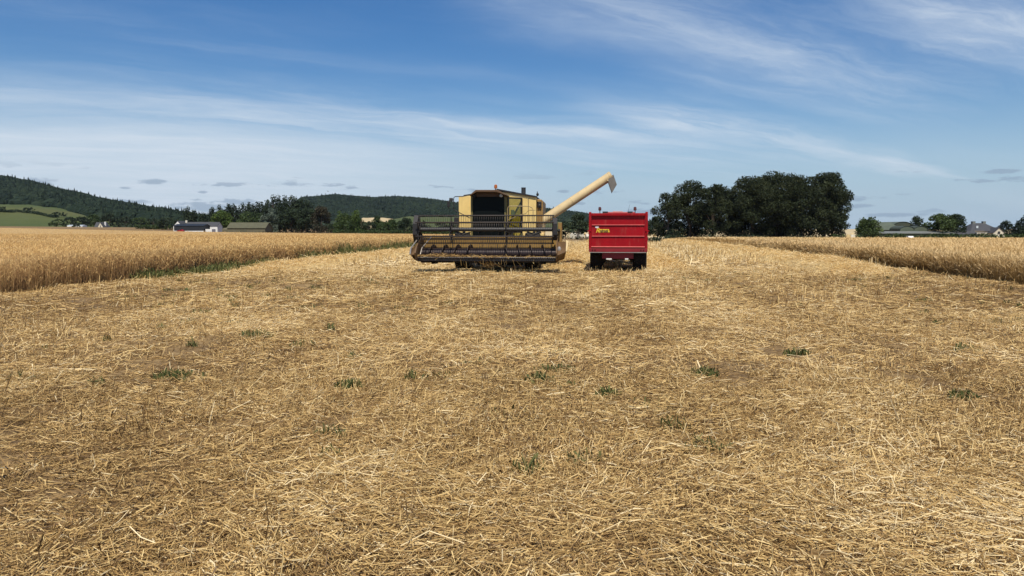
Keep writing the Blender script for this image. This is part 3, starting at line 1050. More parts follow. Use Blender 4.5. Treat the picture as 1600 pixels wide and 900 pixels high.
# hedges: one long clipped or overgrown row each
def hedge(label, x0, x1, top, Y, m, depth=2.0, leaf=0.36, ragged=0.25):
    a, b = at(x0, 362, Y), at(x1, 362, Y)
    cx = (a.x + b.x) / 2
    z0 = float(T(cx, Y))
    half = (b.x - a.x) / 2
    ztop = at(800, top, Y).z
    hp_ = Heap()
    n = max(4, int(half * 2 / 1.0))
    for i in range(n):
        x = -half + 2 * half * (i + 0.5) / n
        g = float(T(cx + x, Y)) - z0
        full = max(0.9, ztop - z0 - g)
        hh = full * (1 - ragged + 1.6 * ragged * float(fbm((cx + x) * 0.17, Y, 400, 3)))
        rad = min(1.0, hh * 0.5) * (0.85 + 0.3 * random.random())
        m_ = max(1, int(math.ceil(hh / 1.3)))
        for k in range(m_):
            zc = rad * 0.6 + (hh - rad * 1.4) * (k / max(1, m_ - 1) if m_ > 1 else 1)
            nn = int(4 * math.pi * rad * rad / (leaf * leaf) * 0.8)
            P, d = shell((x + random.uniform(-.4, .4), random.uniform(-.3, .3) * depth, g + max(zc, 0.3)), rad, nn, 0.6, 1.08, 0.85)
            P[:, 2] = np.maximum(P[:, 2], g + 0.02)
            V, Fq = leaf_quads(P, d * 1.1, leaf)
            hp_.add(V, Fq, np.clip(0.45 + rng.normal(0, 0.22, nn), 0, 1))
    o = hp_.build('hedge', m)
    o.location = (cx, Y, z0)
    return tag(o, label, 'hedge')


hedge('long low hedge along the far edge of the barley field on the right', 1302, 1640, 365.5, 206, M_leaf2, leaf=0.34)
hedge('ragged low hedge under the clump of tall dark trees', 1012, 1330, 367.5, 219, M_leaf, leaf=0.34, ragged=0.4)
hedge('low dark hedge between the combine and the red trailer', 840, 1012, 369, 186, M_leaf, leaf=0.34, ragged=0.5)
hedge('olive green hedge along the far edge of the oats left of the combine', 520, 720, 358.5, 290, M_leaf2, leaf=0.42)
hedge('tall overgrown hedge behind the bushy trees left of the combine', 512, 735, 349, 318, M_leaf, leaf=0.45, ragged=0.5)
hedge('rough brown green growth along the oats below the poplar stand', 405, 525, 361.5, 292, M_copper, leaf=0.42, ragged=0.3)
hedge('trimmed green hedge left of the white farmhouse', 212, 268, 350.8, 430, M_leaf2, leaf=0.5, ragged=0.05)


# ------------------------------------------------------------------ wooded hills
def hill(name, label, ctrl, mats, floor, crown, spac, seedv, spikes):
    """ctrl rows: pixel column, foot row, foot distance, ridge row, ridge distance"""
    ctrl = np.array(ctrl, float)
    cols = np.linspace(ctrl[0, 0], ctrl[-1, 0], 120)
    I = [np.interp(cols, ctrl[:, 0], ctrl[:, k]) for k in range(1, 5)]
    tt = np.concatenate([[-0.22, -0.10], np.linspace(0, 1.25, 36)])

    def surf(c, t):
        a, b, r, dd = (np.interp(c, ctrl[:, 0], ctrl[:, k]) for k in range(1, 5))
        Y = b + (dd - b) * t
        zf = EYE + (360 - a) / F * b
        zr = EYE + (360 - r) / F * dd - crown * 1.1
        s = np.where(t < 1, np.sin(np.clip(t, 0, 1) * math.pi / 2) ** 1.15, 1 - (t - 1) * 1.5)
        z = zf + (zr - zf) * s + 5 * (fbm(c * 0.03, t * 6, seedv, 3) - 0.5) * np.clip(t * 3, 0, 1)
        z = np.where(t < -0.001, zf + (zf + 3.0) * np.maximum(t, -0.2) * 5.0, z)
        return (c - 800) / F * Y, Y, z
    cc_, t_ = np.meshgrid(cols, tt)
    X, Y, Z = surf(cc_, t_)
    ix = np.arange(X.size).reshape(X.shape)
    Q = np.stack([ix[:-1, :-1], ix[:-1, 1:], ix[1:, 1:], ix[1:, :-1]], -1).reshape(-1, 4)
    o = mesh_np(name, np.stack([X, Y, Z], -1).reshape(-1, 3), Q, floor, smooth=True)
    tag(o, label, kind='structure')
    return surf


def forest(label, surf, c0, c1, t0, t1, n, crown, conif, seedv, m=None, keep=None):
    rs = np.random.default_rng(seedv)
    c = c0 + (c1 - c0) * rs.random(n)
    t = t0 + (t1 - t0) * rs.random(n) ** 0.8
    if keep is not None:
        k = keep(c, t)
        c, t = c[k], t[k]
    n = len(c)
    X, Y, Z = surf(c, t)
    con = rs.random(n) < conif * (0.3 + 1.4 * fbm(c * 0.05, t * 4, seedv, 2))
    r = crown * np.exp(rs.normal(0, 0.25, n)) * np.where(con, 0.55, 1.0)
    hgt = crown * np.where(con, 2.5, 1.9) * (0.8 + 0.4 * rs.random(n))
    # crown: a lumpy dome of rings
    rings = np.array([(0.0, 0.62), (0.30, 1.0), (0.62, 0.86), (0.86, 0.50), (1.0, 0.10)])
    rc = np.array([(0.0, 0.95), (0.30, 0.72), (0.62, 0.42), (0.86, 0.18), (1.0, 0.02)])
    S = 7
    V = np.zeros((n, 5, S, 3))
    for i in range(5):
        hz = np.where(con, rc[i, 0], rings[i, 0])
        rr = np.where(con, rc[i, 1], rings[i, 1])
        for k in range(S):
            a = 2 * math.pi * (k + 0.5 * (i % 2)) / S
            j = 1 + rs.normal(0, 0.17, n)
            V[:, i, k, 0] = X + np.cos(a) * r * rr * j
            V[:, i, k, 1] = Y + np.sin(a) * r * rr * j
            V[:, i, k, 2] = Z + hgt * (hz + rs.normal(0, 0.035, n)) - crown * 0.4
    base = np.arange(n) * 5 * S
    fs = []
    for i in range(4):
        for k in range(S):
            k2 = (k + 1) % S
            fs.append(np.stack([base + i * S + k, base + i * S + k2, base + (i + 1) * S + k2, base + (i + 1) * S + k], -1))
    Q = np.stack(fs, 1).reshape(-1, 4)
    tint = np.clip(0.5 + 0.5 * (fbm(c * 0.06, t * 5, seedv + 3, 3) - 0.5) + rs.normal(0, 0.16, n) - 0.25 * con, 0, 1)
    tint = np.repeat(tint, 4 * S) + rs.normal(0, 0.12, n * 4 * S)
    o = mesh_np('woodland', V.reshape(-1, 3), Q, m or M_wood, np.clip(tint, 0, 1))
    return tag(o, label, 'forest', kind='stuff')


surfL = hill('hill_left', 'wooded hill rising on the left', (
    (-220, 318, 850, 246, 1500), (-100, 320, 850, 262, 1500), (0, 322, 850, 281, 1500), (50, 322, 850, 290, 1500), (90, 326, 820, 301, 1480), (126, 336, 760, 309, 1460),
    (150, 344, 700, 314, 1440), (200, 349, 680, 324, 1400), (260, 352, 660, 333, 1350), (330, 355, 650, 345, 1300), (400, 357, 650, 355, 1250)), None, M_hill, 6, 9, 500, 0)
forest('dense dark mixed woodland covering the left hill', surfL, -220, 400, 0.0, 1.04, 13500, 6.2, 0.07, 601)
surfR = hill('hill_behind', 'long wooded hill behind the combine', (
    (380, 357, 1300, 357, 2300), (425, 352, 1300, 350, 2300), (455, 349, 1300, 334, 2300), (474, 347, 1300, 313, 2300), (500, 346, 1300, 311, 2300), (530, 345, 1300, 309, 2300), (562, 345, 1300, 312.5, 2300), (585, 345, 1300, 314, 2300), (622, 343, 1300, 312, 2300),
    (665, 342, 1300, 315, 2300), (715, 344, 1300, 322, 2300), (800, 347, 1300, 330, 2300), (870, 349, 1300, 331, 2250), (915, 350, 1300, 338, 2200), (960, 352, 1300, 346, 2150), (1010, 355, 1300, 353, 2100), (1060, 357, 1300, 358, 2100)), None, M_hill, 7, 10, 510, 0)
forest('dense dark woodland covering the hill behind the combine', surfR, 425, 1040, 0.0, 1.04, 15000, 7.2, 0.05, 602)
# pasture slope in front of the left hill
surfP = hill('pasture', 'sloping green pasture below the left woodland', (
    (-220, 356.5, 560, 318, 850), (-100, 356.5, 560, 319.5, 850), (0, 356.5, 560, 320.5, 850), (50, 356.5, 560, 320.5, 850), (90, 357, 560, 325, 820), (126, 357, 560, 334.5, 765), (150, 358, 560, 343, 710), (190, 358, 560, 350, 680)), None, M_pasture, 0, 10, 520, 0)
# fields on the slope behind the combine
surfF = hill('hill_field', 'pale hill field between the hedgerow trees and the wood', (
    (560, 356, 700, 348, 1290), (568, 354, 700, 342.5, 1290), (600, 354, 700, 342.5, 1290), (625, 354, 700, 346, 1290), (660, 356, 700, 352, 1290)), None, M_field, 0, 10, 530, 0)
# green slope seen through the reel
surfG = hill('hill_meadow', 'green meadow slope seen through the reel', (
    (600, 357, 640, 346, 1240), (640, 356, 640, 340, 1240), (720, 356, 640, 340.5, 1240), (860, 357, 640, 347, 1240), (1000, 358, 640, 354, 1240)), None, M_pasture, 0, 10, 540, 0)


def tree_on(surf, name, label, px, t, top, wpx, kind, m, group, leaf, seed):
    X, Y, Z = (float(q) for q in surf(np.array(px), np.array(t)))
    return tree(name, label, px, top, 340, wpx, Y, kind, m, group, leaf, 1.0, seed, zoff=Z - float(T((px - 800) / F * Y, Y)))


G6 = 'round trees on the green pasture'
tree_on(surfP, 'oak_tree', 'round dark tree on the pasture cut by the left edge', 3, 0.42, 322.5, 22, 'bush', M_leaf, G6, 0.8, 120)
tree_on(surfP, 'oak_tree', 'round dark tree in the middle of the pasture hedge', 45, 0.42, 323.5, 18, 'broad', M_leaf, G6, 0.8, 121)
tree_on(surfP, 'oak_tree', 'wide dark tree at the right end of the pasture hedge', 93, 0.34, 331, 22, 'broad', M_leaf, G6, 0.8, 122)


def slope_hedge(label, surf, c0, c1, t0, t1, hh, m, leaf):
    n = max(5, int((c1 - c0) / 1.6))
    cs_ = np.linspace(c0, c1, n)
    ts_ = np.linspace(t0, t1, n)
    X, Y, Z = surf(cs_, ts_)
    org = np.array([X[n // 2], Y[n // 2], Z[n // 2]])
    hp_ = Heap()
    for i in range(n):
        c = np.array([X[i], Y[i], Z[i] + hh * 0.4]) - org
        rad = hh * (0.55 + 0.3 * random.random())
        nn = int(4 * math.pi * rad * rad / (leaf * leaf) * 0.8)
        P, d = shell(c, rad, nn, 0.6, 1.1, 0.85)
        V, Fq = leaf_quads(P, d, leaf)
        hp_.add(V, Fq, np.clip(0.45 + rng.normal(0, 0.2, nn), 0, 1))
    o = hp_.build('hedge', m)
    o.location = tuple(float(q_) for q_ in org)
    return tag(o, label, 'hedge')


slope_hedge('dark hedge crossing the pasture between the two left trees', surfP, -60, 26, 0.40, 0.41, 2.4, M_leaf, 0.8)
slope_hedge('dark hedge running down the pasture from the middle tree', surfP, 30, 92, 0.41, 0.33, 2.4, M_leaf, 0.8)
slope_hedge('dark field hedge below the pale hill field', surfF, 560, 660, 0.10, 0.12, 3.0, M_leaf, 0.9)

# ------------------------------------------------------------------ far buildings
M_wht = painted('white_render', (0.78, 0.77, 0.72), 0.8, dirt_amt=0.15, scale=0.6)
M_crm = painted('cream_render', (0.66, 0.60, 0.46), 0.8, dirt_amt=0.2, scale=0.6)
M_slate = painted('slate', (0.055, 0.057, 0.062), 0.75, dirt=(0.085, 0.08, 0.07), dirt_amt=0.5, scale=0.8)
M_blk = painted('black_sheeting', (0.018, 0.021, 0.024), 0.5, dirt_amt=0.1, scale=0.6)
M_khaki = painted('khaki_sheeting', (0.095, 0.092, 0.05), 0.75, dirt=(0.11, 0.10, 0.06), dirt_amt=0.4, scale=0.5)
M_khakil = painted('khaki_walls', (0.125, 0.112, 0.065), 0.8, dirt=(0.11, 0.10, 0.06), dirt_amt=0.5, scale=0.5)
M_grn = painted('green_sheeting', (0.095, 0.115, 0.075), 0.6, dirt=(0.09, 0.09, 0.06), dirt_amt=0.4, scale=0.5)
M_grnd = painted('dark_green_sheeting', (0.055, 0.068, 0.045), 0.6, dirt_amt=0.3, scale=0.5)
M_gry = painted('grey_sheeting', (0.17, 0.18, 0.16), 0.6, dirt_amt=0.3, scale=0.5)
M_pane = glass_dark('window_glass', (0.03, 0.035, 0.04))
M_gpane = plain('greenhouse_glass', (0.62, 0.68, 0.68), 0.25)


def house_part(mb, x0, x1, y0, y1, z0, ze, zr, ridge='x'):
    """walls with gables"""
    if ridge == 'x':
        ym = (y0 + y1) / 2
        mb.prism([(y0, z0), (y1, z0), (y1, ze), (ym, zr), (y0, ze)], 'x', x0, x1)
    else:
        xm = (x0 + x1) / 2
        mb.prism([(x0, z0), (x1, z0), (x1, ze), (xm, zr), (x0, ze)], 'y', y0, y1)


def roof_part(mb, x0, x1, y0, y1, ze, zr, ridge='x', ov=0.3, th=0.16):
    if ridge == 'x':
        ym, hy = (y0 + y1) / 2, (y1 - y0) / 2
        k = (zr - ze) / hy
        a = ov
        mb.prism([(y0 - a, ze - k * a + .03), (ym, zr + .03), (y1 + a, ze - k * a + .03), (y1 + a, ze - k * a + th), (ym, zr + th), (y0 - a, ze - k * a + th)], 'x', x0 - a, x1 + a)
    else:
        xm, hx = (x0 + x1) / 2, (x1 - x0) / 2
        k = (zr - ze) / hx
        a = ov
        mb.prism([(x0 - a, ze - k * a + .03), (xm, zr + .03), (x1 + a, ze - k * a + .03), (x1 + a, ze - k * a + th), (xm, zr + th), (x0 - a, ze - k * a + th)], 'y', y0 - a, y1 + a)


def base_at(px, Y, lift=0.0):
    x = (px - 800) / F * Y
    return x, Y, float(T(x, Y)) + lift


# khaki barn on the left
Y = 318
s = Y / F
x, y, z = base_at(386, Y)
top = at(386, 348, Y).z - z
eave = at(386, 356.2, Y).z - z
b = empty('barn', (x, y, z))
hw = 29.5 * s
q = MB(); house_part(q, -hw, hw, 0, 9, -0.3, eave, top); q.build('wall', M_khakil, b)
q = MB(); roof_part(q, -hw, hw, 0, 9, eave, top); q.build('roof', M_khaki, b)
q = MB(); q.bx(-2.6, -1.2, -0.06, -0.004, 0, eave - 0.9); q.bx(-1.18, 0.2, -0.06, -0.004, 0, eave - 0.9); q.build('door', M_khaki, b)
q = MB(); house_part(q, -hw - 2.6, -hw - 0.35, 1.0, 5, -0.3, eave * .75, eave * 1.02, 'x'); q.build('annex', M_khakil, b)
tag(b, 'long low khaki barn with a sheeted roof left of the grey tree', 'barn')
# white farmhouse with long slate roof
Y = 335
s = Y / F
x, y, z = base_at(304, Y)
b = empty('farmhouse', (x, y, z))
ridge = at(304, 347.2, Y).z - z
eav = at(304, 353.5, Y).z - z
q = MB(); house_part(q, -18 * s, 33 * s, 3.0, 9.0, -0.3, eav, ridge); house_part(q, -33 * s, -19 * s, 1.0, 9.5, -0.3, eav * 1.0, at(304, 345.6, Y).z - z, 'y'); q.build('wall', M_wht, b)
q = MB(); roof_part(q, -18 * s, 33 * s, 3.0, 9.0, eav, ridge, ov=0.15); roof_part(q, -33 * s, -19 * s, 1.0, 9.5, eav, at(304, 345.6, Y).z - z, 'y', ov=0.12); q.build('roof', M_slate, b)
q = MB(); q.bx(-6, -5.2, 5.6, 6.4, ridge - 0.2, ridge + 0.9); q.build('chimney', M_crm, b)
q = MB(); q.bx(-31 * s, -28 * s, 0.95, 0.99, 0.2, 1.6); q.build('window', M_pane, b)
tag(b, 'white farmhouse with gables and a long grey slate roof', 'house')
# black shed in front of the farmhouse
Y = 322
s = Y / F
x, y, z = base_at(298, Y)
b = empty('shed', (x, y, z))
zt = at(298, 350.4, Y).z - z
ze = at(298, 353.2, Y).z - z
q = MB(); q.bx(-24 * s, 21 * s, 0.1, 6.9, -0.3, 0.85); q.build('wall', M_wht, b)
q = MB(); house_part(q, -24.5 * s, 21.5 * s, 0, 7, 0.86, ze, zt); q.build('sheeting', M_blk, b)
q = MB(); roof_part(q, -24.5 * s, 21.5 * s, 0, 7, ze, zt, ov=0.2); q.build('roof', M_blk, b)
q = MB(); q.bx(23 * s, 33 * s, 1, 5, -0.2, 1.5); q.build('store', M_wht, b)
tag(b, 'long black sheeted shed over a low white wall before the farmhouse', 'shed')
# small house with chimney
Y = 470
s = Y / F
x, y, z = base_at(156, Y)
b = empty('cottage', (x, y, z))
zr = at(156, 347.6, Y).z - z
ze = at(156, 354.5, Y).z - z
q = MB(); house_part(q, -1.0 * s, 7 * s, 0, 8, -0.5, ze, zr - .2, 'y'); house_part(q, -9 * s, 3 * s, 2, 7, -0.5, ze, zr); q.build('wall', M_crm, b)
q = MB(); roof_part(q, -1.0 * s, 7 * s, 0, 8, ze, zr - .2, 'y', ov=0.15); roof_part(q, -9 * s, 3 * s, 2, 7, ze, zr, ov=0.15); q.build('roof', M_slate, b)
q = MB(); q.bx(4.6 * s, 6.6 * s, 3.6, 4.4, ze, at(156, 346.3, Y).z - z); q.build('chimney', M_wht, b)
q = MB(); q.bx(2.6 * s, 3.6 * s, -0.05, -0.004, ze - 0.2, ze + 0.9); q.build('window', M_pane, b)
tag(b, 'small cream gabled cottage with dark roof and white chimney', 'house')
# glasshouse
x, y, z = base_at(119, 455)
s = 455 / F
b = empty('greenhouse', (x, y, z))
zr = at(119, 351.3, 455).z - z
q = MB(); q.bx(-12 * s, 12 * s, 0.1, 4.9, -0.3, zr * 0.45); q.build('wall', M_wht, b)
q = MB(); house_part(q, -12.2 * s, 12.2 * s, 0, 5, zr * 0.46, zr * 0.6, zr); q.build('glazing', M_gpane, b)
tag(b, 'long pale greenhouse low behind the oats on the left', 'greenhouse')
# dark shrub in front of it
tree('bush', 'low dark bush growing in front of the pale greenhouse', 119, 351.8, 356, 13, 452, 'bush', M_leaf, leaf=0.5, seed=130)
# arched barns on the right
Y = 226
s = Y / F


def arch_barn(label, pc, wpx, top, depth, m_end, m_roof, Y, left_len=0.0):
    x, y, z = base_at(pc, Y)
    s = Y / F
    b = empty('hay_barn', (x, y, z))
    zt = at(pc, top, Y).z - z
    w = wpx * s / 2
    ze = zt - min(zt * 0.55, w * 0.55)
    pts = [(-w, -0.3), (w, -0.3)]
    arc = [(w * math.cos(math.pi * k / 18), ze + (zt - ze) * math.sin(math.pi * k / 18)) for k in range(19)]
    q = MB(); q.prism(pts + arc, 'y', 0.0, depth); q.build('end_wall', m_end, b)
    q = MB()
    o_ = [(p[0] * 1.02, ze + (p[1] - ze) * 1.03 + 0.02) for p in arc]
    i_ = [(p[0] * 1.004, ze + (p[1] - ze) * 1.004 + 0.004) for p in arc]
    q.prism(o_ + i_[::-1], 'y', -0.15, depth + 0.15); q.build('roof', m_roof, b)
    tag(b, label, 'barn', 'arched hay barns on the right')
    return b


arch_barn('tall arched green hay barn at the back of the farm', 1409, 34, 346.6, 14, M_grnd, M_grn, 246)
arch_barn('left one of two low arched green barns', 1415.5, 22, 353.2, 6, M_grn, M_grnd, 216)
arch_barn('right one of two low arched green barns', 1437, 21, 353.2, 6, M_grn, M_grnd, 216.5)
x, y, z = base_at(1386, 236)
s = 236 / F
b = empty('barn', (x, y, z))
zt = at(1386, 348, 236).z - z
q = MB(); house_part(q, -20 * s, 18 * s, 0, 12, -0.3, zt * 0.62, zt); q.build('wall', M_grnd, b)
q = MB(); roof_part(q, -20 * s, 18 * s, 0, 12, zt * 0.62, zt, ov=0.2); q.build('roof', M_grn, b)
tag(b, 'pitched green roofed barn joined to the left of the arched barns', 'barn')
x, y, z = base_at(1432, 210)
s = 210 / F
b = empty('lean_to_shed', (x, y, z))
zt = at(1432, 361.5, 210).z - z
q = MB(); q.bx(-62 * s, 58 * s, 0.15, 4.6, -0.3, zt - 0.7); q.build('wall', M_grnd, b)
q = MB(); q.prism([(-0.2, zt - 0.62), (4.9, zt - 0.05), (4.9, zt + 0.05), (-0.2, zt - 0.5)], 'x', -63 * s, 59 * s); q.build('roof', M_gry, b)
tag(b, 'long low shed with a pale grey sheet roof before the arched barns', 'shed')
# house on the far right
Y = 232
s = Y / F
x, y, z = base_at(1540, Y)
b = empty('house', (x, y, z))
zr = at(1540, 348.3, Y).z - z
ze = at(1540, 361, Y).z - z
hw, rw = 25 * s, 9 * s
q = MB(); q.bx(-hw * .9, hw * .9, 0.3, 8.7, -0.3, ze - 0.05); q.build('wall', M_crm, b)
q = MB(); q.add([(-hw, 0, ze), (hw, 0, ze), (hw, 9, ze), (-hw, 9, ze), (-rw, 4.5, zr), (rw, 4.5, zr)], [(0, 1, 5, 4), (1, 2, 5), (2, 3, 4, 5), (3, 0, 4), (3, 2, 1, 0)]); roof = q.build('roof', M_slate, b)
for cx in (-8, 8.5):
    q = MB(); q.bx(cx * s - .45, cx * s + .45, 4.1, 5.0, zr - 1.0, zr + 0.55); q.build('chimney', M_gry, roof)
q = MB(); q.bx(-13 * s, -10 * s, 1.25, 1.4, ze + 0.9, ze + 1.6); q.build('skylight', M_gpane, roof)
q = MB(); zg = at(1540, 356, Y).z - z; house_part(q, 2.5 * s, 20.5 * s, -2.2, 2.5, -0.3, at(1540, 364, Y).z - z, zg, 'y'); q.build('gable', M_crm, b)
q = MB(); roof_part(q, 2.5 * s, 20.5 * s, -2.2, 2.5, at(1540, 364, Y).z - z, zg, 'y', ov=0.2); q.build('gable_roof', M_slate, b)
q = MB(); q.bx(9.7 * s, 13.3 * s, -2.26, -2.204, zg - 1.9, zg - 1.1); q.build('window', M_pane, b)
tag(b, 'slate roofed house with two chimneys and a cream gable window', 'house')
# low dark wing
x, y, z = base_at(1508, 224)
s = 224 / F
b = empty('outbuilding', (x, y, z))
zt = at(1508, 361.5, 224).z - z
q = MB(); house_part(q, -14 * s, 18 * s, 0, 4, -0.3, zt - 1.0, zt); q.build('wall', M_gry, b)
q = MB(); roof_part(q, -14 * s, 18 * s, 0, 4, zt - 1.0, zt, ov=0.1); q.build('roof', M_slate, b)
tag(b, 'low outbuilding with a dark slate roof left of the cream gable house', 'outbuilding')

# ------------------------------------------------------------------ far vehicles and bales
M_tyre = painted('tyre_rubber', (0.014, 0.013, 0.012), 0.85, dirt=(0.08, 0.06, 0.04), dirt_amt=0.30, scale=4)
M_redp = painted('red_car_paint', (0.40, 0.02, 0.02), 0.4, dirt_amt=0.1)
M_dkp = painted('dark_car_paint', (0.02, 0.025, 0.035), 0.35, dirt_amt=0.1)
M_whp = painted('white_car_paint', (0.75, 0.75, 0.74), 0.4, dirt_amt=0.1)


def car(label, px, Y, m, L=4.2, van=False, lift=0.0):
    x, y, z = base_at(px, Y, lift)
    b = empty('parked_van' if van else 'parked_car', (x, y, z))
    h = L / 2
    q = MB()
    if van:
        q.prism([(-h, 0.35), (h, 0.35), (h, 1.9), (h - .15, 2.1), (-h + 1.1, 2.1), (-h + .55, 1.2), (-h, 1.05)], 'y', -0.9, 0.9)
    else:
        q.prism([(-h, 0.32), (h, 0.32), (h, 0.85), (h - .3, 0.95), (h - 1.0, 1.42), (-h + 1.7, 1.45), (-h + 1.0, 0.95), (-h + .1, 0.82)], 'y', -0.85, 0.85)
    q.build('body', m, b, bevel=0.05)
    q = MB()
    if van:
        q.prism([(-h + .72, 1.25), (-h + 1.5, 1.25), (-h + 1.5, 1.85), (-h + 1.15, 1.85)], 'y', -0.93, 0.93)
    else:
        q.prism([(-h + 1.15, 0.95), (h - .7, 0.97), (h - 1.15, 1.34), (-h + 1.75, 1.37)], 'y', -0.88, 0.88)
    q.build('window', M_pane, b)
    for sx in (-h * .62, h * .62):
        for sy in (-0.82, 0.82):
            q = MB(); q.lathe([(-.1, .2), (-.1, .3), (.1, .3), (.1, .2)], (sx, sy, 0.3), 'y', 14); w = q.build('wheel', M_tyre, b)
            q = MB(); q.lathe([(-.105, .0), (-.105, .19), (.105, .19), (.105, 0)], (sx, sy, 0.3), 'y', 12); q.build('rim', M_gry, w)
    return tag(b, label, 'van' if van else 'car')


car('red vehicle parked by the black shed of the white farmhouse', 284, 314, M_redp, 2.6)
car('dark car parked beside the round green tree on the right', 1347, 209, M_dkp, 3.9, lift=0.25)
car('white van parked behind the hedge below the arched barns', 1421, 203, M_whp, 3.0, van=True).rotation_euler = (0, 0, 1.45)
bpy.data.objects['parked_van'].scale = (0.8, 0.75, 0.85)
car('white car parked by the right end of the tall tree clump', 1334, 203, M_whp, 3.6, lift=-0.45)

M_bale = mottled('bale_straw', (0.42, 0.30, 0.13), (0.68, 0.53, 0.28), 6, 0.85, bump=0.03)
M_wrap = painted('bale_wrap', (0.62, 0.58, 0.46), 0.45, dirt_amt=0.25, scale=2)


def bale(label, px, Y, r=0.68, m=None, rz=0.3, lift=0.0, grp='straw bales on the far stubble'):
    x, y, z = base_at(px, Y)
    z = z + (0.06 if Y > 285 else 0)
    q = MB()
    prof = [(-.62, 0.0), (-.62, r * .55), (-.61, r * .93), (-.57, r), (-.2, r * 1.01), (.2, r * 1.0), (.57, r), (.61, r * .93), (.62, r * .5), (.62, 0)]
    q.lathe(prof, (0, 0, r * 0.97), 'x', 22)
    o = q.build('round_bale', m or M_bale)
    o.location = (x, y, z)
    o.rotation_euler = (0, 0, rz)
    return tag(o, label, 'bale', grp)


bale('cream wrapped bale standing nearest behind the gap beside the trailer', 906.5, 196, 1.0, M_wrap, 0.4, grp='bales in the gap by the trailer')
bale('pale bale close to the left edge of the red trailer', 918.5, 198, 0.8, M_wrap, 0.1, grp='bales in the gap by the trailer')
bale('pale bale left of the small tree trunk in the gap', 896, 199, 0.9, M_wrap, 1.2, grp='bales in the gap by the trailer')
for i, (px, Y) in enumerate(((913, 420), (1014, 400), (1018, 470), (1022, 380), (1032, 440), (1038, 395), (1063, 410), (1068, 460), (1072, 390), (1084, 430), (1090, 385), (1113, 420), (1226, 400), (1330, 390))):
    bale('round pale straw bale lying on the far stubble beyond the trees', px, Y, 0.75, M_bale, i * 0.7)
# big stack of straw bales near the right end of the clump
x, y, z = base_at(1326, 205)
b = empty('bale_stack', (x, y, z))
for i, (cx, cz) in enumerate(((-1.05, .6), (.15, .6), (1.3, .6), (-.45, 1.62), (.75, 1.62))):
    q = MB(); q.lathe([(-.6, 0), (-.6, .5), (-.57, .6), (.57, .6), (.6, .5), (.6, 0)], (cx, 0, cz - 0.02), 'y', 18); q.build('bale', M_bale if i % 2 else M_wrap, b)
tag(b, 'small stack of pale bales at the right end of the tall tree clump', 'bale stack')

# bird
q = MB()
q.ball((0, 0, 0), (0.10, 0.26, 0.09), 8)
q.add([(0.05, 0.10, 0.03), (0.05, -0.12, 0.03), (0.55, -0.10, 0.22), (0.62, 0.02, 0.24)], [(0, 1, 2, 3)])
q.add([(-0.05, 0.10, 0.03), (-0.05, -0.12, 0.03), (-0.55, -0.10, 0.20), (-0.62, 0.02, 0.22)], [(3, 2, 1, 0)])
q.add([(0.04, -0.2, 0), (-0.04, -0.2, 0), (-0.09, -0.48, 0.01), (0.09, -0.48, 0.01)], [(0, 1, 2, 3)])
o = q.build('bird', plain('bird_feathers', (0.03, 0.03, 0.035)))
o.location = at(512.5, 299, 220)
o.rotation_euler = (0.1, 0.15, 0.9)
tag(o, 'tiny dark bird flying above the wooded hill', 'bird')

# ------------------------------------------------------------------ combine harvester
M_yel = painted('yellow_paint', (0.80, 0.585, 0.215), 0.42, dirt=(0.36, 0.24, 0.10), dirt_amt=0.22, var=0.08, scale=1.6)
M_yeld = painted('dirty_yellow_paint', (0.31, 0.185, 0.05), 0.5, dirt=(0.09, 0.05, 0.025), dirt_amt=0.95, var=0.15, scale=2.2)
M_crmp = painted('cream_paint', (0.66, 0.51, 0.27), 0.45, dirt=(0.26, 0.17, 0.08), dirt_amt=0.30, var=0.08, scale=1.5)
M_brn = painted('brown_roof', (0.10, 0.052, 0.022), 0.6, dirt=(0.10, 0.06, 0.03), dirt_amt=0.4, scale=2)
M_blkm = painted('black_metal', (0.014, 0.013, 0.014), 0.6, dirt=(0.07, 0.055, 0.04), dirt_amt=0.25, scale=3)
M_divid = painted('dirty_divider', (0.13, 0.072, 0.028), 0.6, dirt=(0.05, 0.03, 0.018), dirt_amt=0.9, scale=3)
M_dgry = painted('dark_grey_metal', (0.030, 0.030, 0.031), 0.5, dirt=(0.14, 0.115, 0.08), dirt_amt=0.40, scale=3, streak=False)
M_aug = painted('worn_auger_steel', (0.036, 0.023, 0.023), 0.5, metal=0.2, dirt=(0.20, 0.14, 0.08), dirt_amt=0.25, scale=3, streak=False)
M_steel = painted('bright_worn_steel', (0.45, 0.41, 0.36), 0.4, metal=0.6, dirt=(0.18, 0.11, 0.06), dirt_amt=0.5, scale=6)
M_bat = painted('reel_bat_paint', (0.045, 0.036, 0.030), 0.55, dirt=(0.14, 0.10, 0.06), dirt_amt=0.30, scale=4, streak=False)
M_cabgl = glass_dark('cab_glass', (0.006, 0.008, 0.008), 0.05)
M_cabgl.node_tree.nodes['Principled BSDF'].inputs['Specular IOR Level'].default_value = 0.06
M_olive = glass_tint('tinted_door_glass', (0.70, 0.72, 0.50), 0.06)
M_amber = plain('amber_lens', (0.42, 0.12, 0.025), 0.3)
M_lens = plain('lamp_lens', (0.55, 0.55, 0.52), 0.2)
M_rail = painted('rail_paint', (0.36, 0.27, 0.13), 0.5, dirt_amt=0.4, scale=4)
M_rub = painted('grey_rubber', (0.16, 0.15, 0.13), 0.7, dirt=(0.10, 0.09, 0.08), dirt_amt=0.5, scale=3)

COX, COY, CRZ = -0.92, 28.4, -R(5.0)
comb = empty('combine_harvester', (COX, COY, Hf(COX, COY + 2)), CRZ)
tag(comb, 'yellow combine harvester with raised black reel and unloading pipe swung out', 'combine harvester')
CM = Matrix.Translation(comb.location) @ Matrix.Rotation(CRZ, 4, 'Z')
CI = CM.inverted()


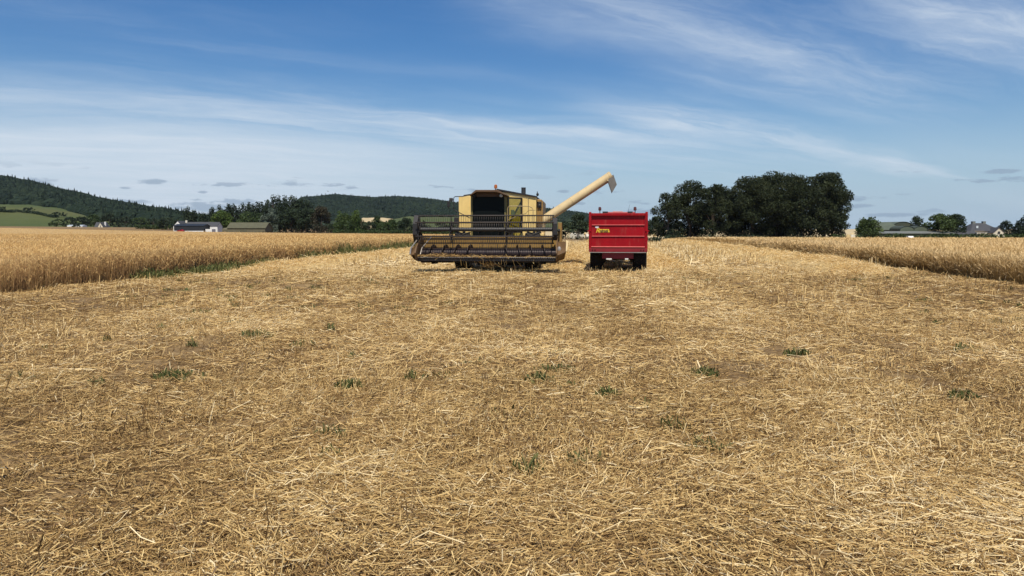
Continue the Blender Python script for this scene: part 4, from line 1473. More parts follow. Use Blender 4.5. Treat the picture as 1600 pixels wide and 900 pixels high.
def L(px, py, yl):
    """point of the machine's own frame on its plane y = yl"""
    o_ = CI @ Vector((0, 0, EYE))
    d = CI.to_3x3() @ ray(px, py)
    k = (yl - o_.y) / d.y
    return o_ + d * k


XL, XR = L(655, 400, 0.2).x, L(869, 400, 0.2).x       # inside of the table
zk = L(760, 402.5, 0).z                                 # knife height
# table: back sheet, floor, beams
q = MB()
zb = L(760, 372, 1.25).z
q.bx(XL, XR, 1.22, 1.27, 0.62, zb)
q.bx(XL, XR, 1.17, 1.33, zb + .003, zb + 0.09)
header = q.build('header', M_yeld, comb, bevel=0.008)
q = MB()
q.prism([(0.02, zk - .05), (0.45, zk - .16), (1.1, zk - .14), (1.215, 0.66), (1.215, 0.72), (1.05, zk - .08), (0.45, zk - .10), (0.03, zk - .01)], 'x', XL + .002, XR - .002)
q.build('table_floor', M_divid, header)
# dark front lip, skids and underside beams
q = MB()
q.bx(XL, XR, -0.03, 0.017, zk - 0.13, zk - 0.012)
q.bx(XL, XR, 0.50, 0.75, zk - 0.22, zk - .165)
for x in (-2.2, -1.1, 1.1, 2.1):
    q.prism([(0.4, zk - .18), (1.0, zk - .19), (0.95, zk - .27), (0.6, zk - .27)], 'x', x - .09, x + .09)
q.build('front_lip', M_blkm, header)
q = MB()
n = 64
for i in range(n):
    x = XL + (XR - XL) * (i + .5) / n
    q.add([(x - .022, -.03, zk + .002), (x + .022, -.03, zk + .002), (x + .006, -.15, zk - .004), (x - .006, -.15, zk - .004), (x - .022, -.03, zk - .025), (x + .022, -.03, zk - .025), (x, -.15, zk - .012)],
          [(0, 1, 2, 3), (4, 6, 5), (0, 3, 6, 4), (1, 5, 6, 2), (3, 2, 6)])
q.bx(XL, XR, -.06, -.02, zk + .003, zk + .02)
q.build('knife_bar', M_steel, header)
# end sheets and dividers
zs = L(660, 369, 1.2).z
shape = [(1.33, zs), (0.55, zs - .05), (-0.15, zs - .38), (-0.42, zs - .62), (-0.30, zk - .08), (0.0, zk - .14), (1.1, zk - .22), (1.33, 0.5)]
q = MB(); q.prism(shape, 'x', XL - .055, XL - .004); q.build('end_sheet', M_divid, header)
q = MB(); q.prism(shape, 'x', XR + .004, XR + .055); q.build('end_sheet', M_divid, header)
ld = L(642, 389, -0.35)
q = MB()
q.add([(XL - .06, 0.3, zs - .25), (ld.x, -.35, ld.z), (ld.x + .03, -.55, ld.z - .22), (XL - .06, 0.2, zk - .12), (XL - .058, -.42, zs - .68), (ld.x + .12, -.3, zk - .08)],
      [(0, 1, 2, 4), (0, 3, 5, 1), (1, 5, 2), (2, 5, 3, 4), (0, 4, 3)])
q.build('crop_divider', M_divid, header, bevel=0.01)
q = MB()
q.path([(XL - .05, 1.0, zs + .02), (XL - .08, 0.5, zs - .06), (ld.x, -.36, ld.z + .02), (ld.x + .02, -.58, ld.z - .2)], 0.028, 7)
q.path([(XL + .35, 0.9, zs - .02), (XL + .12, 0.15, zs - .45), (XL + .10, -.05, zk + .12)], 0.02, 6)
q.build('divider_rod', M_steel, header)
# reel drive cover and right hand divider
r0, r1 = L(873, 348, .95), L(886, 381, .95)
q = MB()
q.prism([(0.70, r0.z), (1.35, r0.z), (1.42, r0.z - .2), (1.35, r1.z), (0.72, r1.z - .02)], 'x', r0.x + .07, r0.x + .13)
q.bx(r0.x - .02, r0.x + .12, 0.64, 0.697, r1.z, r0.z)
q.build('drive_cover', M_yeld, header, bevel=0.012)
a0, a1 = L(886, 381, 0.3), L(871, 405, 0.3)
q = MB()
q.add([(XR + .06, 0.5, zs - .2), (a0.x, 0.2, a0.z + .1), (a0.x - .02, -.30, a0.z - .28), (XR + .06, 0.2, zk - .14), (XR + .06, -.42, zs - .7), (a0.x - .10, 0.1, zk - .06)],
      [(0, 4, 2, 1), (0, 1, 5, 3), (1, 2, 5), (2, 4, 3, 5), (0, 3, 4)])
q.build('crop_divider', M_divid, header, bevel=0.01)
q = MB(); q.path([(a0.x - .01, .2, a0.z + .12), (a0.x + .005, .0, a0.z - .05), (a0.x - .02, -.30, a0.z - .27)], [.035, .045, .02], 7); q.build('divider_rod', M_crmp, header)
q = MB(); q.ball((XR + .12, -.1, zk + .32), (.08, .05, .12), 10); q.build('marker_plate', M_steel, header)

# feed auger with its two opposite flights
az_, ay_, ar, fr = L(760, 395.5, .72).z, 0.74, 0.18, 0.345
q = MB(); q.tube((XL + .01, ay_, az_), (XR - .01, ay_, az_), ar, 20)
for i in range(26):
    a = i * 2.4
    x = -0.55 + 1.1 * i / 25
    q.tube((x, ay_, az_), (x, ay_ + math.cos(a) * fr, az_ + math.sin(a) * fr), .009, 5)
auger = q.build('feed_auger', M_aug, comb)


def flight(x0, x1, pitch, hand, phase):
    n = int(abs(x1 - x0) / pitch * 28)
    vs, fs = [], []
    for i in range(n + 1):
        x = x0 + (x1 - x0) * i / n
        a = phase + hand * 2 * math.pi * (x - x0) / pitch
        ca_, sa_ = math.cos(a), math.sin(a)
        for dx_ in (-.006, .006):
            vs.append((x + dx_, ay_ + ca_ * (ar - .01), az_ + sa_ * (ar - .01)))
            vs.append((x + dx_, ay_ + ca_ * fr, az_ + sa_ * fr))
    for i in range(n):
        b0, b1 = i * 4, (i + 1) * 4
        fs += [(b0, b0 + 1, b1 + 1, b1), (b0 + 2, b1 + 2, b1 + 3, b0 + 3), (b0 + 1, b0 + 3, b1 + 3, b1 + 1)]
    q = MB()
    q.add(vs, fs, True)
    return q.build('flighting', M_aug, auger)


flight(XL + .05, -0.55, 0.49, -1, 0.6)
flight(0.55, XR - .05, 0.49, 1, 1.2)

# reel
rc_ = L(760, 358.5, 0.45)
ry, rz_, rr = 0.45, rc_.z, 0.53
RX0, RX1 = L(652, 358, .45).x, L(866, 358, .45).x
q = MB(); q.tube((RX0, ry, rz_), (RX1, ry, rz_), 0.078, 18)
for x in (RX0 + .3, -1.05, .1, 1.4):
    q.tube((x - .02, ry, rz_), (x + .02, ry, rz_), 0.086, 18)
reel = q.build('reel', M_dgry, comb)
sp = (RX0 + .10, L(705, 358, .45).x, L(791, 358, .45).x, RX1 - .05)
ang0 = R(90)
for x in sp:
    q = MB()
    for k in range(6):
        a = ang0 + k * math.pi / 3
        c_, s_ = math.cos(a), math.sin(a)
        a2 = a + math.pi / 3
        p = Vector((x, ry + c_ * rr, rz_ + s_ * rr))
        q.tube((x, ry + c_ * .06, rz_ + s_ * .06), p, 0.020, 6)
        q.tube(p.lerp(Vector((x, ry, rz_)), .35), Vector((x, ry + math.cos(a2) * rr, rz_ + math.sin(a2) * rr)).lerp(Vector((x, ry, rz_)), .35), 0.014, 5)
    q.lathe([(-.03, .05), (-.03, .14), (.03, .14), (.03, .05)], (x, ry, rz_), 'x', 14)
    q.build('spider', M_blkm, reel)
for k in range(6):
    a = ang0 + k * math.pi / 3
    p = (ry + math.cos(a) * rr, rz_ + math.sin(a) * rr)
    q = MB()
    q.tube((RX0 + .02, *p), (RX1 - .0, *p), 0.025, 8)
    n = 58
    for i in range(n):
        x = RX0 + .1 + (RX1 - RX0 - .2) * (i + .5) / n
        q.tube((x, p[0], p[1]), (x, p[0] - .04, p[1] - .25), .010, 4, .007)
        q.tube((x - .012, p[0], p[1]), (x + .012, p[0], p[1]), .034, 6)
    q.build('bat', M_bat, reel)
# end shields
for x, big in ((RX0 - .03, 1.0), (RX1 + .03, .8)):
    q = MB()
    poly = [(ry, rz_ + .55 * big), (ry + .30 * big, rz_ + .22), (ry + .34 * big, rz_ - .2), (ry + .08, rz_ - .52 * big), (ry - .10, rz_ - .52 * big), (ry - .30 * big, rz_ - .2), (ry - .28 * big, rz_ + .22)]
    q.prism(poly, 'x', x - .085, x + .085)
    q.build('end_shield', M_blkm, reel)
# reel arms with lift rams
for x in (XL - .11, XR + .10):
    q = MB()
    q.path([(x, 1.35, zb + .05), (x, 0.9, rz_ - .1), (x, ry - .15, rz_ - .02)], 0.045, 8)
    q.tube((x, 1.2, zs - .5), (x, 0.75, rz_ - .14), 0.03, 8)
    q.build('reel_arm', M_blkm, comb)

# feeder house, underbody, axle
q = MB()
q.prism([(1.34, 0.55), (1.34, 1.25), (2.6, 1.75), (2.9, 1.75), (2.9, 0.85), (2.4, 0.75)], 'x', -0.62, 0.78)
q.build('feeder_house', M_blkm, comb, bevel=0.02)
AY = 2.9
wl, wr = L(722, 420, AY - .6).x, L(832, 420, AY - .6).x
q = MB()
q.tube((wl, AY, .82), (wr, AY, .82), .14, 10)
q.bx(wl + .45, wr - .45, AY - .3, AY + .6, 0.62, 1.15)
q.bx(wl + .40, wr - .40, AY - .55, AY - .31, 0.22, 1.0)
q.bx(wl + .36, wr - .36, AY + .65, AY + 4.0, 0.78, 1.5)
q.build('axle', M_blkm, comb)


def wheel(x, y, r, w, parent, rimmat, lugs=26):
    q = MB()
    h = w / 2
    q.lathe([(-h * .75, r * .58), (-h * .95, r * .70), (-h, r * .86), (-h * .85, r * .955), (0, r * .965), (h * .85, r * .955), (h, r * .86), (h * .95, r * .70), (h * .75, r * .58)], (x, y, r), 'x', 36)
    for k in range(lugs):
        a = 2 * math.pi * k / lugs
        for sgn in (-1, 1):
            a2 = a + (0.5 if sgn > 0 else 0) * 2 * math.pi / lugs
            rot = Matrix.Rotation(a2, 3, 'X') @ Matrix.Rotation(sgn * 0.6, 3, 'Z')
            c = Vector((x + sgn * h * .47, y, r)) + Matrix.Rotation(a2, 3, 'X') @ Vector((0, 0, r * .965))
            q.box(c, (h * 1.05, .055, r * .07), rot)
    t = q.build('tyre', M_tyre, parent)
    q = MB()
    q.lathe([(-h * .72, r * .6), (-h * .5, r * .5), (-h * .2, r * .22), (-h * .25, 0)], (x, y, r), 'x', 24)
    q.lathe([(h * .72, r * .6), (h * .5, r * .5), (h * .2, r * .22), (h * .25, 0)], (x, y, r), 'x', 24)
    q.build('rim', rimmat, t)
    return t


def wheel_thing(parent, x, y, r, w, rimmat):
    wheel(x, y, r, w, parent, rimmat).name = 'wheel'


wheel_thing(comb, wl, AY, .84, .66, M_yeld)
wheel_thing(comb, wr, AY, .84, .66, M_yeld)
wheel_thing(comb, wl + .25, AY + 3.9, .52, .36, M_yeld)
wheel_thing(comb, wr - .25, AY + 3.9, .52, .36, M_yeld)

# body: front panels, tank, rear hood
FY = 2.6
l0, l1 = L(717, 306.5, FY), L(737, 306.5, FY)
rA, rB = L(792, 305, FY), L(838, 308, FY)
zlow = 1.30
q = MB()
q.prism([(l0.x, zlow), (l1.x + .05, zlow), (l1.x + .05, l1.z + .02), (l0.x, l0.z)], 'y', FY - .05, FY)
q.build('side_panel', M_yel, comb, bevel=0.012)
q = MB()
rM = L(816, 305, FY)
q.prism([(rA.x - .2, zlow), (rB.x, zlow), (rB.x, rB.z), (rM.x, L(816, 304, FY).z), (rA.x - .2, L(790, 300, FY).z)], 'y', FY - .05, FY)
side = q.build('side_panel', M_yel, comb, bevel=0.012)
q = MB()
for x_ in (L(816.5, 330, FY).x, L(826, 330, FY).x):
    q.bx(x_ - .008, x_ + .008, FY - .056, FY - .052, zlow, rB.z - .06)
q.build('panel_seam', M_brn, side)
q = MB()
q.bx(l0.x + .02, rB.x - .02, FY + .004, FY + 3.6, zlow - .1, l0.z - .06)
q.prism([(FY + 3.61, zlow), (FY + 5.3, zlow + .1), (FY + 5.5, 2.3), (FY + 4.6, 2.75), (FY + 3.61, 2.85)], 'x', l0.x + .3, rB.x - .3)
q.build('body', M_yel, comb, bevel=0.03)
# darker grain tank side on the right
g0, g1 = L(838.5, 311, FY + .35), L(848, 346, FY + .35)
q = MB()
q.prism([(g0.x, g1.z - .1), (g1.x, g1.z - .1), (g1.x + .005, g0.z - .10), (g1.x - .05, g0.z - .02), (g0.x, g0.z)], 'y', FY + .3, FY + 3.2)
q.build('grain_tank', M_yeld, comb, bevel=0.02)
m0 = L(843, 320, FY + .25)
q = MB(); q.bx(m0.x - .085, m0.x + .085, FY + .22, FY + .295, m0.z - .13, m0.z + .13); sl_ = q.build('side_lamp', M_blkm, comb, bevel=0.02)
q = MB(); q.ball((m0.x, FY + .215, m0.z - .03), (.05, .02, .06), 10); q.build('lens', M_dgry, sl_)
# sloping tank cover
c0, c1, c2 = L(776, 296.5, FY + .1), L(838, 308, FY + .1), L(776, 300, FY + .1)
q = MB()
q.prism([(c0.x, c0.z - .02), (c0.x + .05, c0.z + .03), (c1.x, c1.z + .04), (c1.x, c1.z - .02)], 'y', FY - .12, FY + 3.0)
q.prism([(c0.x, c0.z - .02), (c0.x, c0.z + .03), (l0.x + .15, l0.z + .06), (l0.x + .15, l0.z)], 'y', FY + .3, FY + 3.0)
q.build('tank_cover', M_blkm, comb)
# exhaust, lamps, beacon
e0, e1 = L(814.5, 293.5, FY + 1.5), L(821.5, 306, FY + 1.5)
q = MB(); q.tube(((e0.x + e1.x) / 2, FY + 1.5, e1.z - .4), ((e0.x + e1.x) / 2, FY + 1.5, e0.z), (e1.x - e0.x) / 2, 16)
q.tube(((e0.x + e1.x) / 2, FY + 1.5, e0.z), ((e0.x + e1.x) / 2, FY + 1.5, e0.z + .012), (e1.x - e0.x) / 2 + .01, 16); q.build('exhaust', M_dgry, comb)
p0, p1 = L(839, 312, FY + .1), L(840, 304, FY + .1)
q = MB(); q.path([(p0.x, FY + .1, p0.z - .1), (p1.x - .03, FY + .1, p1.z)], .015, 6); st = q.build('lamp_stalk', M_blkm, comb)
q = MB(); q.ball((p1.x, FY + .05, p1.z), (.055, .07, .07), 10); q.box((p1.x - .01, FY + .06, p1.z + .08), (.03, .05, .09)); q.build('work_lamp', M_blkm, st)

# cab
CY = 1.75
k0, k1 = L(735.5, 306, CY), L(791, 348, CY)
xa, xb, zc1, zc0 = k0.x, k1.x, k0.z, 1.45
q = MB()
q.bx(xa + .08, xb - .08, CY + .02, CY + .05, zc0, zc1 - .01)
cab = q.build('cab', M_cabgl, comb)
cab.name = 'windscreen'
q = MB()
M_pil = painted('olive_pillar', (0.17, 0.14, 0.045), 0.5, dirt_amt=0.3)
for px_ in (xa, xb - .075):
    q = MB(); q.bx(px_, px_ + .075, CY - .02, CY + .06, zc0 - .1, zc1); q.build('cab_pillar', M_pil, comb, bevel=0.01)
q = MB()
q.bx(xa + .01, xb - .01, CY + .07, FY + .0, zc0 - .25, zc0 - .05)
q.bx(xa + .01, xa + .04, CY + .07, FY - .06, zc0 - .05, zc1)
q.build('cab_shell', M_yel, comb)
q = MB()
# operator seat and wheel, dim behind the glass
q.bx(-.1, .35, CY + .35, CY + .42, 1.9, 2.5); q.bx(-.1, .35, CY + .2, CY + .42, 1.8, 1.89)
q.build('seat', M_blkm, comb)
# roof with overhanging visor
v0, v1, v2, v3 = L(734, 304.5, CY - .42), L(743, 296.6, CY - .42), L(777, 296.6, CY - .42), L(791.5, 304, CY - .42)
q = MB()
poly = [(v0.x, v0.z), (v1.x, v1.z), (v2.x, v2.z), (v3.x, v3.z), (v3.x, v3.z - .045), (v2.x - .03, v2.z - .09), (v1.x + .03, v1.z - .09), (v0.x, v0.z - .045)]
q.prism(poly, 'y', CY - .42, FY - .05)
q.build('cab_roof', M_brn, comb, bevel=0.015)
q = MB()
q.prism([(v0.x + .02, v0.z - .06), (v1.x + .04, v1.z - .10), (v2.x - .04, v2.z - .10), (v3.x - .02, v3.z - .06)], 'y', CY - .1, CY + .01)
q.build('roof_lining', M_brn, comb)
lp = L(783, 305.5, CY - .2)
q = MB(); q.lathe([(-.04, 0), (-.03, .06), (.03, .075), (.035, 0)], (lp.x, CY - .2, lp.z), 'y', 12); q.build('head_lamp', M_lens, comb)
lp = L(741, 306.5, CY - .2)
q = MB(); q.lathe([(-.04, 0), (-.03, .06), (.03, .075), (.035, 0)], (lp.x, CY - .2, lp.z), 'y', 12); q.build('head_lamp', M_blkm, comb)
b0, b1 = L(774.5, 288.2, CY), L(774.5, 296.6, CY)
q = MB(); q.tube((b0.x, CY, b1.z - .03), (b0.x, CY, b1.z + .06), .02, 8); bs_ = q.build('beacon_stem', M_brn, comb)
q = MB(); q.lathe([(0, .0), (0, .062), (.05, .066), (.13, .06), (.155, .03), (.16, 0)], (b0.x, CY, b0.z - .16), 'z', 14); q.build('beacon', M_amber, bs_)
# door on the right of the cab, hinged back at an angle
d0, d1 = L(793.5, 309, CY + .1), L(815.5, 309, FY - .1)
zd0, zd1 = 1.55, d1.z
dv = Vector((d1.x - d0.x, (FY - .1) - (CY + .1), 0))
ln = dv.length
rotd = Matrix.Rotation(math.atan2(dv.y, dv.x), 3, 'Z')
ctr = Vector(((d0.x + d1.x) / 2, (CY + FY) / 2, 0))
q = MB()
for off, ww in ((-ln / 2 + .03, .06), (ln / 2 - .03, .06)):
    q.box(ctr + rotd @ Vector((off, 0, 0)) + Vector((0, 0, (zd0 + zd1) / 2)), (ww, .04, zd1 - zd0), rotd)
for zz in (zd0 + .03, zd1 - .03):
    q.box(ctr + Vector((0, 0, zz)), (ln - .124, .04, .06), rotd)
door = q.build('door', M_blkm, comb)
q = MB(); q.box(ctr + Vector((0, 0, (zd0 + zd1) / 2)), (ln - .124, .008, zd1 - zd0 - .124), rotd); q.build('door_glass', M_olive, door)
hp0 = ctr + rotd @ Vector((ln * .34, -.05, 0)) + Vector((0, 0, (zd0 + zd1) / 2 - .02))
q = MB(); q.box(hp0, (.12, .05, .09), rotd); q.build('handle', M_blkm, door)
tp = ctr + rotd @ Vector((-ln * .18, -.02, 0)) + Vector((0, 0, L(799, 332, CY + .4).z))
q = MB(); q.box(tp, (.2, .012, .2), rotd); q.build('notice', painted('green_notice', (0.10, 0.13, 0.06), 0.5), door)
# platform rails
q = MB()
y_ = CY - .25
pts = [L(793.2, 352, y_), L(793.2, 325, y_), L(795.5, 322, y_), L(826, 322.3, y_), L(831, 324.5, y_), L(833, 328, y_), L(833, 350, y_)]
q.path(pts, .017, 6)
q.path([L(812, 336, y_), L(822, 333.5, y_), L(825.5, 329, y_), L(825.5, 312, y_), L(823.5, 309.5, y_), L(816, 308.5, y_ + .3), L(790, 304.5, y_ + .4)], .015, 6)
q.path([L(793.2, 344, y_), L(812, 336, y_)], .013, 6)
q.path([L(793.2, 336.5, y_), L(814, 336.5, y_)], .013, 6)
q.path([L(825.5, 328.5, y_), L(837, 328.3, y_ + .2)], .013, 6)
q.build('platform_rail', M_rail, comb)
q = MB(); q.bx(d0.x - .05, L(838, 350, y_).x, y_ - .05, FY - .06, 1.36, 1.42); q.build('platform', M_dgry, comb)
# left mirror arm and mirrors
q = MB()
y_ = CY - .1
q.path([L(735, 304.5, y_), L(722, 307, y_), L(711, 307.2, y_), L(709, 309, y_), L(708.6, 327, y_), L(711, 329, y_), L(731, 339, y_), L(735, 341, y_)], .017, 6)
q.path([L(709, 312, y_), L(703.5, 311.5, y_), L(700.8, 314, y_), L(700.8, 325.5, y_), L(705, 326.2, y_)], .012, 6)
q.path([L(717, 331, y_), L(717, 352, y_)], .014, 6)
arm = q.build('mirror_arm', M_blkm, comb)
mp_ = L(705, 312, y_)
q = MB(); q.box((mp_.x, y_ - .03, mp_.z), (.15, .06, .14)); q.build('work_lamp', M_dgry, arm, bevel=0.02)
mp_ = L(701, 319, y_)
q = MB(); q.box((mp_.x, y_ - .03, mp_.z), (.10, .06, .25)); q.build('mirror', M_blkm, arm, bevel=0.02)
# ladder and cable clutter low between panel and reel on the left
q = MB()
for zz in (0.75, 1.0, 1.25):
    q.bx(l0.x - .02, l0.x + .4, FY - .35, FY - .2, zz, zz + .03)
q.bx(l0.x - .05, l0.x - .02, FY - .32, FY - .22, .7, 1.5); q.bx(l0.x + .4, l0.x + .43, FY - .32, FY - .22, .7, 1.5)
q.build('ladder', M_blkm, comb)
h0 = L(713, 345, FY - .2)
q = MB(); q.bx(h0.x - .09, h0.x + .09, FY - .25, FY - .06, h0.z - .14, h0.z + .14); q.path([(h0.x, FY - .2, h0.z), (h0.x + .1, FY - .3, h0.z - .35), (h0.x + .3, FY - .3, h0.z - .4)], .02, 6); q.build('battery_box', M_blkm, comb)
q = MB()
y0_, y1_ = L(841, 365, FY), L(850, 372.5, FY)
q.bx(y0_.x, y1_.x, FY - .1, FY + .6, y1_.z - .3, y0_.z)
q.build('step_box', M_yel, comb, bevel=0.01)
# hoses across the front of the feeder
q = MB()
rs = random.Random(3)
for i in range(7):
    x0 = -0.5 + i * .25
    q.path([(x0, 1.3, zb + .1), (x0 + rs.uniform(-.1, .1), 1.2, zb + .25 + rs.uniform(0, .15)), (x0 + rs.uniform(-.3, .3), 1.7, zb + .3), (x0 + rs.uniform(-.3, .3), 2.3, zb + .05)], .014, 5)
q.build('hose', M_blkm, comb)
# unloading pipe
UY = FY + .6
u0, u1 = L(846, 346, UY), L(954.5, 274.5, UY)
u0 = Vector((u0.x, UY, u0.z))
u1 = Vector((u1.x, UY, u1.z))
ud = (u1 - u0).normalized()
ur = 0.185
q = MB()
q.path([u0 - Vector((0.03, 0, .9)), u0 - Vector((.03, 0, .1)), u0 + ud * .12, u1], [ur * 1.08, ur * 1.08, ur * 1.02, ur], 22)
for t in (0.02, .45, .985):
    pc = u0.lerp(u1, t)
    q.tube(pc - ud * .02, pc + ud * .02, ur * 1.06, 22)
pipe = q.build('unloading_pipe', M_crmp, comb)
# rubber spout at its end
nd = Vector((ud.z, 0, -ud.x))          # downwards, square to the pipe
q = MB()
b_ = u1 - ud * .22
e_ = u1 + ud * .10
drop = Vector((.20, 0, -.56))
w_ = ur * .95
top = [b_ + nd * .06, e_ + nd * .02]
bot = [top[0] + drop * .98, top[1] + drop * .74]
vs = []
for p in (top[0], top[1], bot[1], bot[0]):
    vs += [p + Vector((0, -w_, 0)), p + Vector((0, w_, 0))]
q.add(vs, [(0, 2, 4, 6), (1, 7, 5, 3), (0, 1, 3, 2), (2, 3, 5, 4), (0, 6, 7, 1)])
q.build('spout', M_rub, pipe, bevel=0.01)
q = MB(); q.tube(u1, u1 + ud * .03, ur * 1.04, 22); q.tube(b_ + nd * .1 + Vector((0, -w_ - .02, 0)), b_ + nd * .1 + Vector((0, w_ + .02, 0)), .03, 8); q.build('end_cap', M_crmp, pipe)

# straw caught on the knife and hanging from the table
hs = Heap()
n = 900
xx = np.concatenate([rng.normal(-1.75, .55, 420), rng.uniform(XL, XR, 200), rng.normal(.0, .5, 280)])
xx = np.clip(xx, XL + .05, XR - .05)
yy = rng.normal(-.02, .06, n)
zz = zk + .03 + np.abs(rng.normal(0, .05, n)) * np.exp(-((xx + 1.75) / .9) ** 2) + rng.random(n) * .02
Lg = .16 * np.exp(rng.normal(0, .4, n))
V, Fq, k = ribbons(np.stack([xx, yy, zz], -1), rng.normal(0, .8, n), rng.normal(0, .3, n), Lg, np.full(n, .010), rng.random(n) * 3, 1, 1)
hs.add(V, Fq, np.repeat(np.clip(rng.normal(.42, .2, n), 0, 1), k))
n = 38
xx = np.concatenate([rng.uniform(XL + 1.2, XR - .6, 24), rng.normal(0.02, .3, 14)])
Lg = .30 * np.exp(rng.normal(0, .35, n))
V, Fq, k = ribbons(np.stack([xx, rng.normal(.0, .08, n), zk - .10 - Lg * .32], -1), rng.normal(0, .6, n), rng.normal(-1.15, .35, n), Lg, np.full(n, .012), rng.random(n) * 3, 1, 1)
hs.add(V, Fq, np.repeat(np.clip(rng.normal(.62, .2, n), 0, 1), k))
n = 70
xx = rng.normal(0.05, .16, n)
V, Fq, k = ribbons(np.stack([xx, rng.normal(.25, .1, n), zk - .28 + rng.normal(0, .04, n)], -1), rng.normal(0, .8, n), rng.normal(0, .4, n), np.full(n, .2), np.full(n, .011), rng.random(n) * 3, 1, 1)
hs.add(V, Fq, np.repeat(np.clip(rng.normal(.45, .18, n), 0, 1), k))
o = hs.build('caught_straw', M_straw)
o.matrix_world = CM
tag(o, 'loose straw caught on the knife and hanging under the combine table', 'straw', kind='stuff')

# ------------------------------------------------------------------ red trailer
M_red = painted('red_trailer_paint', (0.285, 0.002, 0.007), 0.45, dirt=(0.34, 0.10, 0.07), dirt_amt=0.32, var=0.14, scale=1.6, coat=0.0)
M_red.node_tree.nodes['Principled BSDF'].inputs['Specular IOR Level'].default_value = 0.25
M_redd = painted('dark_red_frame', (0.22, 0.006, 0.012), 0.5, dirt=(0.10, 0.05, 0.04), dirt_amt=0.4, scale=2)
TRX, TRY, TRZ = 4.17, 29.35, -R(8.4)
trl = empty('grain_trailer', (TRX, TRY, Hf(TRX, TRY + 1)), TRZ)
tag(trl, 'red high sided grain trailer seen from behind with ribbed tailgate', 'trailer')
TM = Matrix.Translation(trl.location) @ Matrix.Rotation(TRZ, 4, 'Z')
TI = TM.inverted()


def TL(px, py, yl):
    o_ = TI @ Vector((0, 0, EYE))
    d = TI.to_3x3() @ ray(px, py)
    k = (yl - o_.y) / d.y
    return o_ + d * k


tx0, tx1 = TL(920.5, 360, 0).x, TL(1011.5, 360, 0).x
zt, zb_ = TL(966, 332.5, 0).z, TL(966, 393, 0).z
LEN = 5.2
# sides, headboard, floor
q = MB()
q.bx(tx0 + .012, tx0 + .07, .07, LEN, zb_, zt - .01)
q.bx(tx1 - .07, tx1 - .012, .07, LEN, zb_, zt - .01)
for i in range(6):
    y = .5 + i * .85
    q.bx(tx0 - .035, tx0 + .010, y, y + .08, zb_, zt - .03)
    q.bx(tx1 - .010, tx1 + .035, y, y + .08, zb_, zt - .03)
q.bx(tx0 + .072, tx1 - .072, LEN - .06, LEN, zb_, zt - .01)
q.bx(tx0 + .072, tx1 - .072, .08, LEN - .062, zb_, zb_ + .06)
q.build('body', M_red, trl, bevel=0.006)
# rear posts
for sx, xx_ in ((-1, tx0), (1, tx1)):
    q = MB()
    q.bx(xx_ - .012 if sx < 0 else xx_ - .085, xx_ + .085 if sx < 0 else xx_ + .012, -.02, .068, zb_ - .0, zt + .035)
    q.build('corner_post', M_red, trl, bevel=0.008)
# tailgate
gx0, gx1 = tx0 + .09, tx1 - .09
q = MB()
q.bx(gx0, gx1, .02, .05, zb_ + .02, zt - .02)
tg = q.build('tailgate', M_red, trl)
q = MB()
q.bx(gx0, gx1, -.075, .017, zt - .115, zt - .012)
q.build('top_rail', M_red, tg, bevel=0.01)


M_redlit = painted('sunlit_red_edge', (0.58, 0.13, 0.12), 0.4, dirt=(0.30, 0.02, 0.02), dirt_amt=0.4, scale=5, streak=False)  # paler red paints the sun's sheen onto the rib and ledge tops


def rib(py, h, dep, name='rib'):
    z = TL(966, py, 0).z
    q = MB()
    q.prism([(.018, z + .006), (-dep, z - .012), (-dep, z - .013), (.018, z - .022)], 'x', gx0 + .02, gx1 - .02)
    return q.build(name, M_redlit, tg)


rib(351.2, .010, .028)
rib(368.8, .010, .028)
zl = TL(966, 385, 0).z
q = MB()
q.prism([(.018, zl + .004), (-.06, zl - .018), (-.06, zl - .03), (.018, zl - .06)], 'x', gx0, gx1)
q.build('ledge', M_redlit, tg, bevel=0.005)
# hinge pins
for xx_, px in ((tx0, 919), (tx1, 1010)):
    z = TL(px, 361, 0).z
    q = MB(); q.tube((xx_ - .07, -.035, z), (xx_ + .07, -.035, z), .022, 8); q.box((xx_, -.03, z - .05), (.05, .05, .16)); q.build('latch', M_red, trl)
# grain hatch, scratches
z0_, z1_ = TL(966, 344, 0).z, TL(966, 350, 0).z
# lower bumper with lamp slots
q = MB()
q.bx(tx0 + .002, tx1 - .002, -.05, .06, TL(966, 393.6, 0).z, TL(966, 388.2, 0).z)
bm_ = q.build('rear_beam', M_redd, trl, bevel=0.006)
for xx_ in (tx0 + .14, tx0 + .24, tx1 - .24, tx1 - .14):
    z = TL(966, 391, 0).z
    q = MB(); q.tube((xx_, -.062, z), (xx_, -.051, z), .034, 12); q.build('tail_light', plain('red_lens', (0.10, 0.008, 0.01), 0.25), bm_)
q = MB()
z = TL(966, 394.4, 0).z
q.bx(tx0 + .03, tx1 - .03, -.06, .02, z - .014, z + .014)
q.build('edge_strip', M_steel, bm_)
# chassis
q = MB()
q.bx(tx0 + .52, tx1 - .52, .1, .2, TL(966, 404.5, 0).z, z - .016)
q.bx(tx0 + .6, tx0 + .75, .201, LEN + .3, .62, .79)
q.bx(tx1 - .75, tx1 - .6, .201, LEN + .3, .62, .79)
q.prism([(tx0 + .6, LEN + .3), (tx1 - .6, LEN + .3), (.12, LEN + 1.6), (-.12, LEN + 1.6)], 'z', .55, .68)
ch = q.build('chassis', M_redd, trl, bevel=0.006)
for a_, b_2 in ((947.3, 955.8), (976.5, 981.8)):
    p0, p1 = TL(a_, 403.6, .08), TL(b_2, 405.6, .08)
    q = MB(); q.bx(p0.x, p1.x, .06, .095, p1.z, p0.z + .0); q.build('number_plate' if a_ < 960 else 'reflector', M_wht, ch)
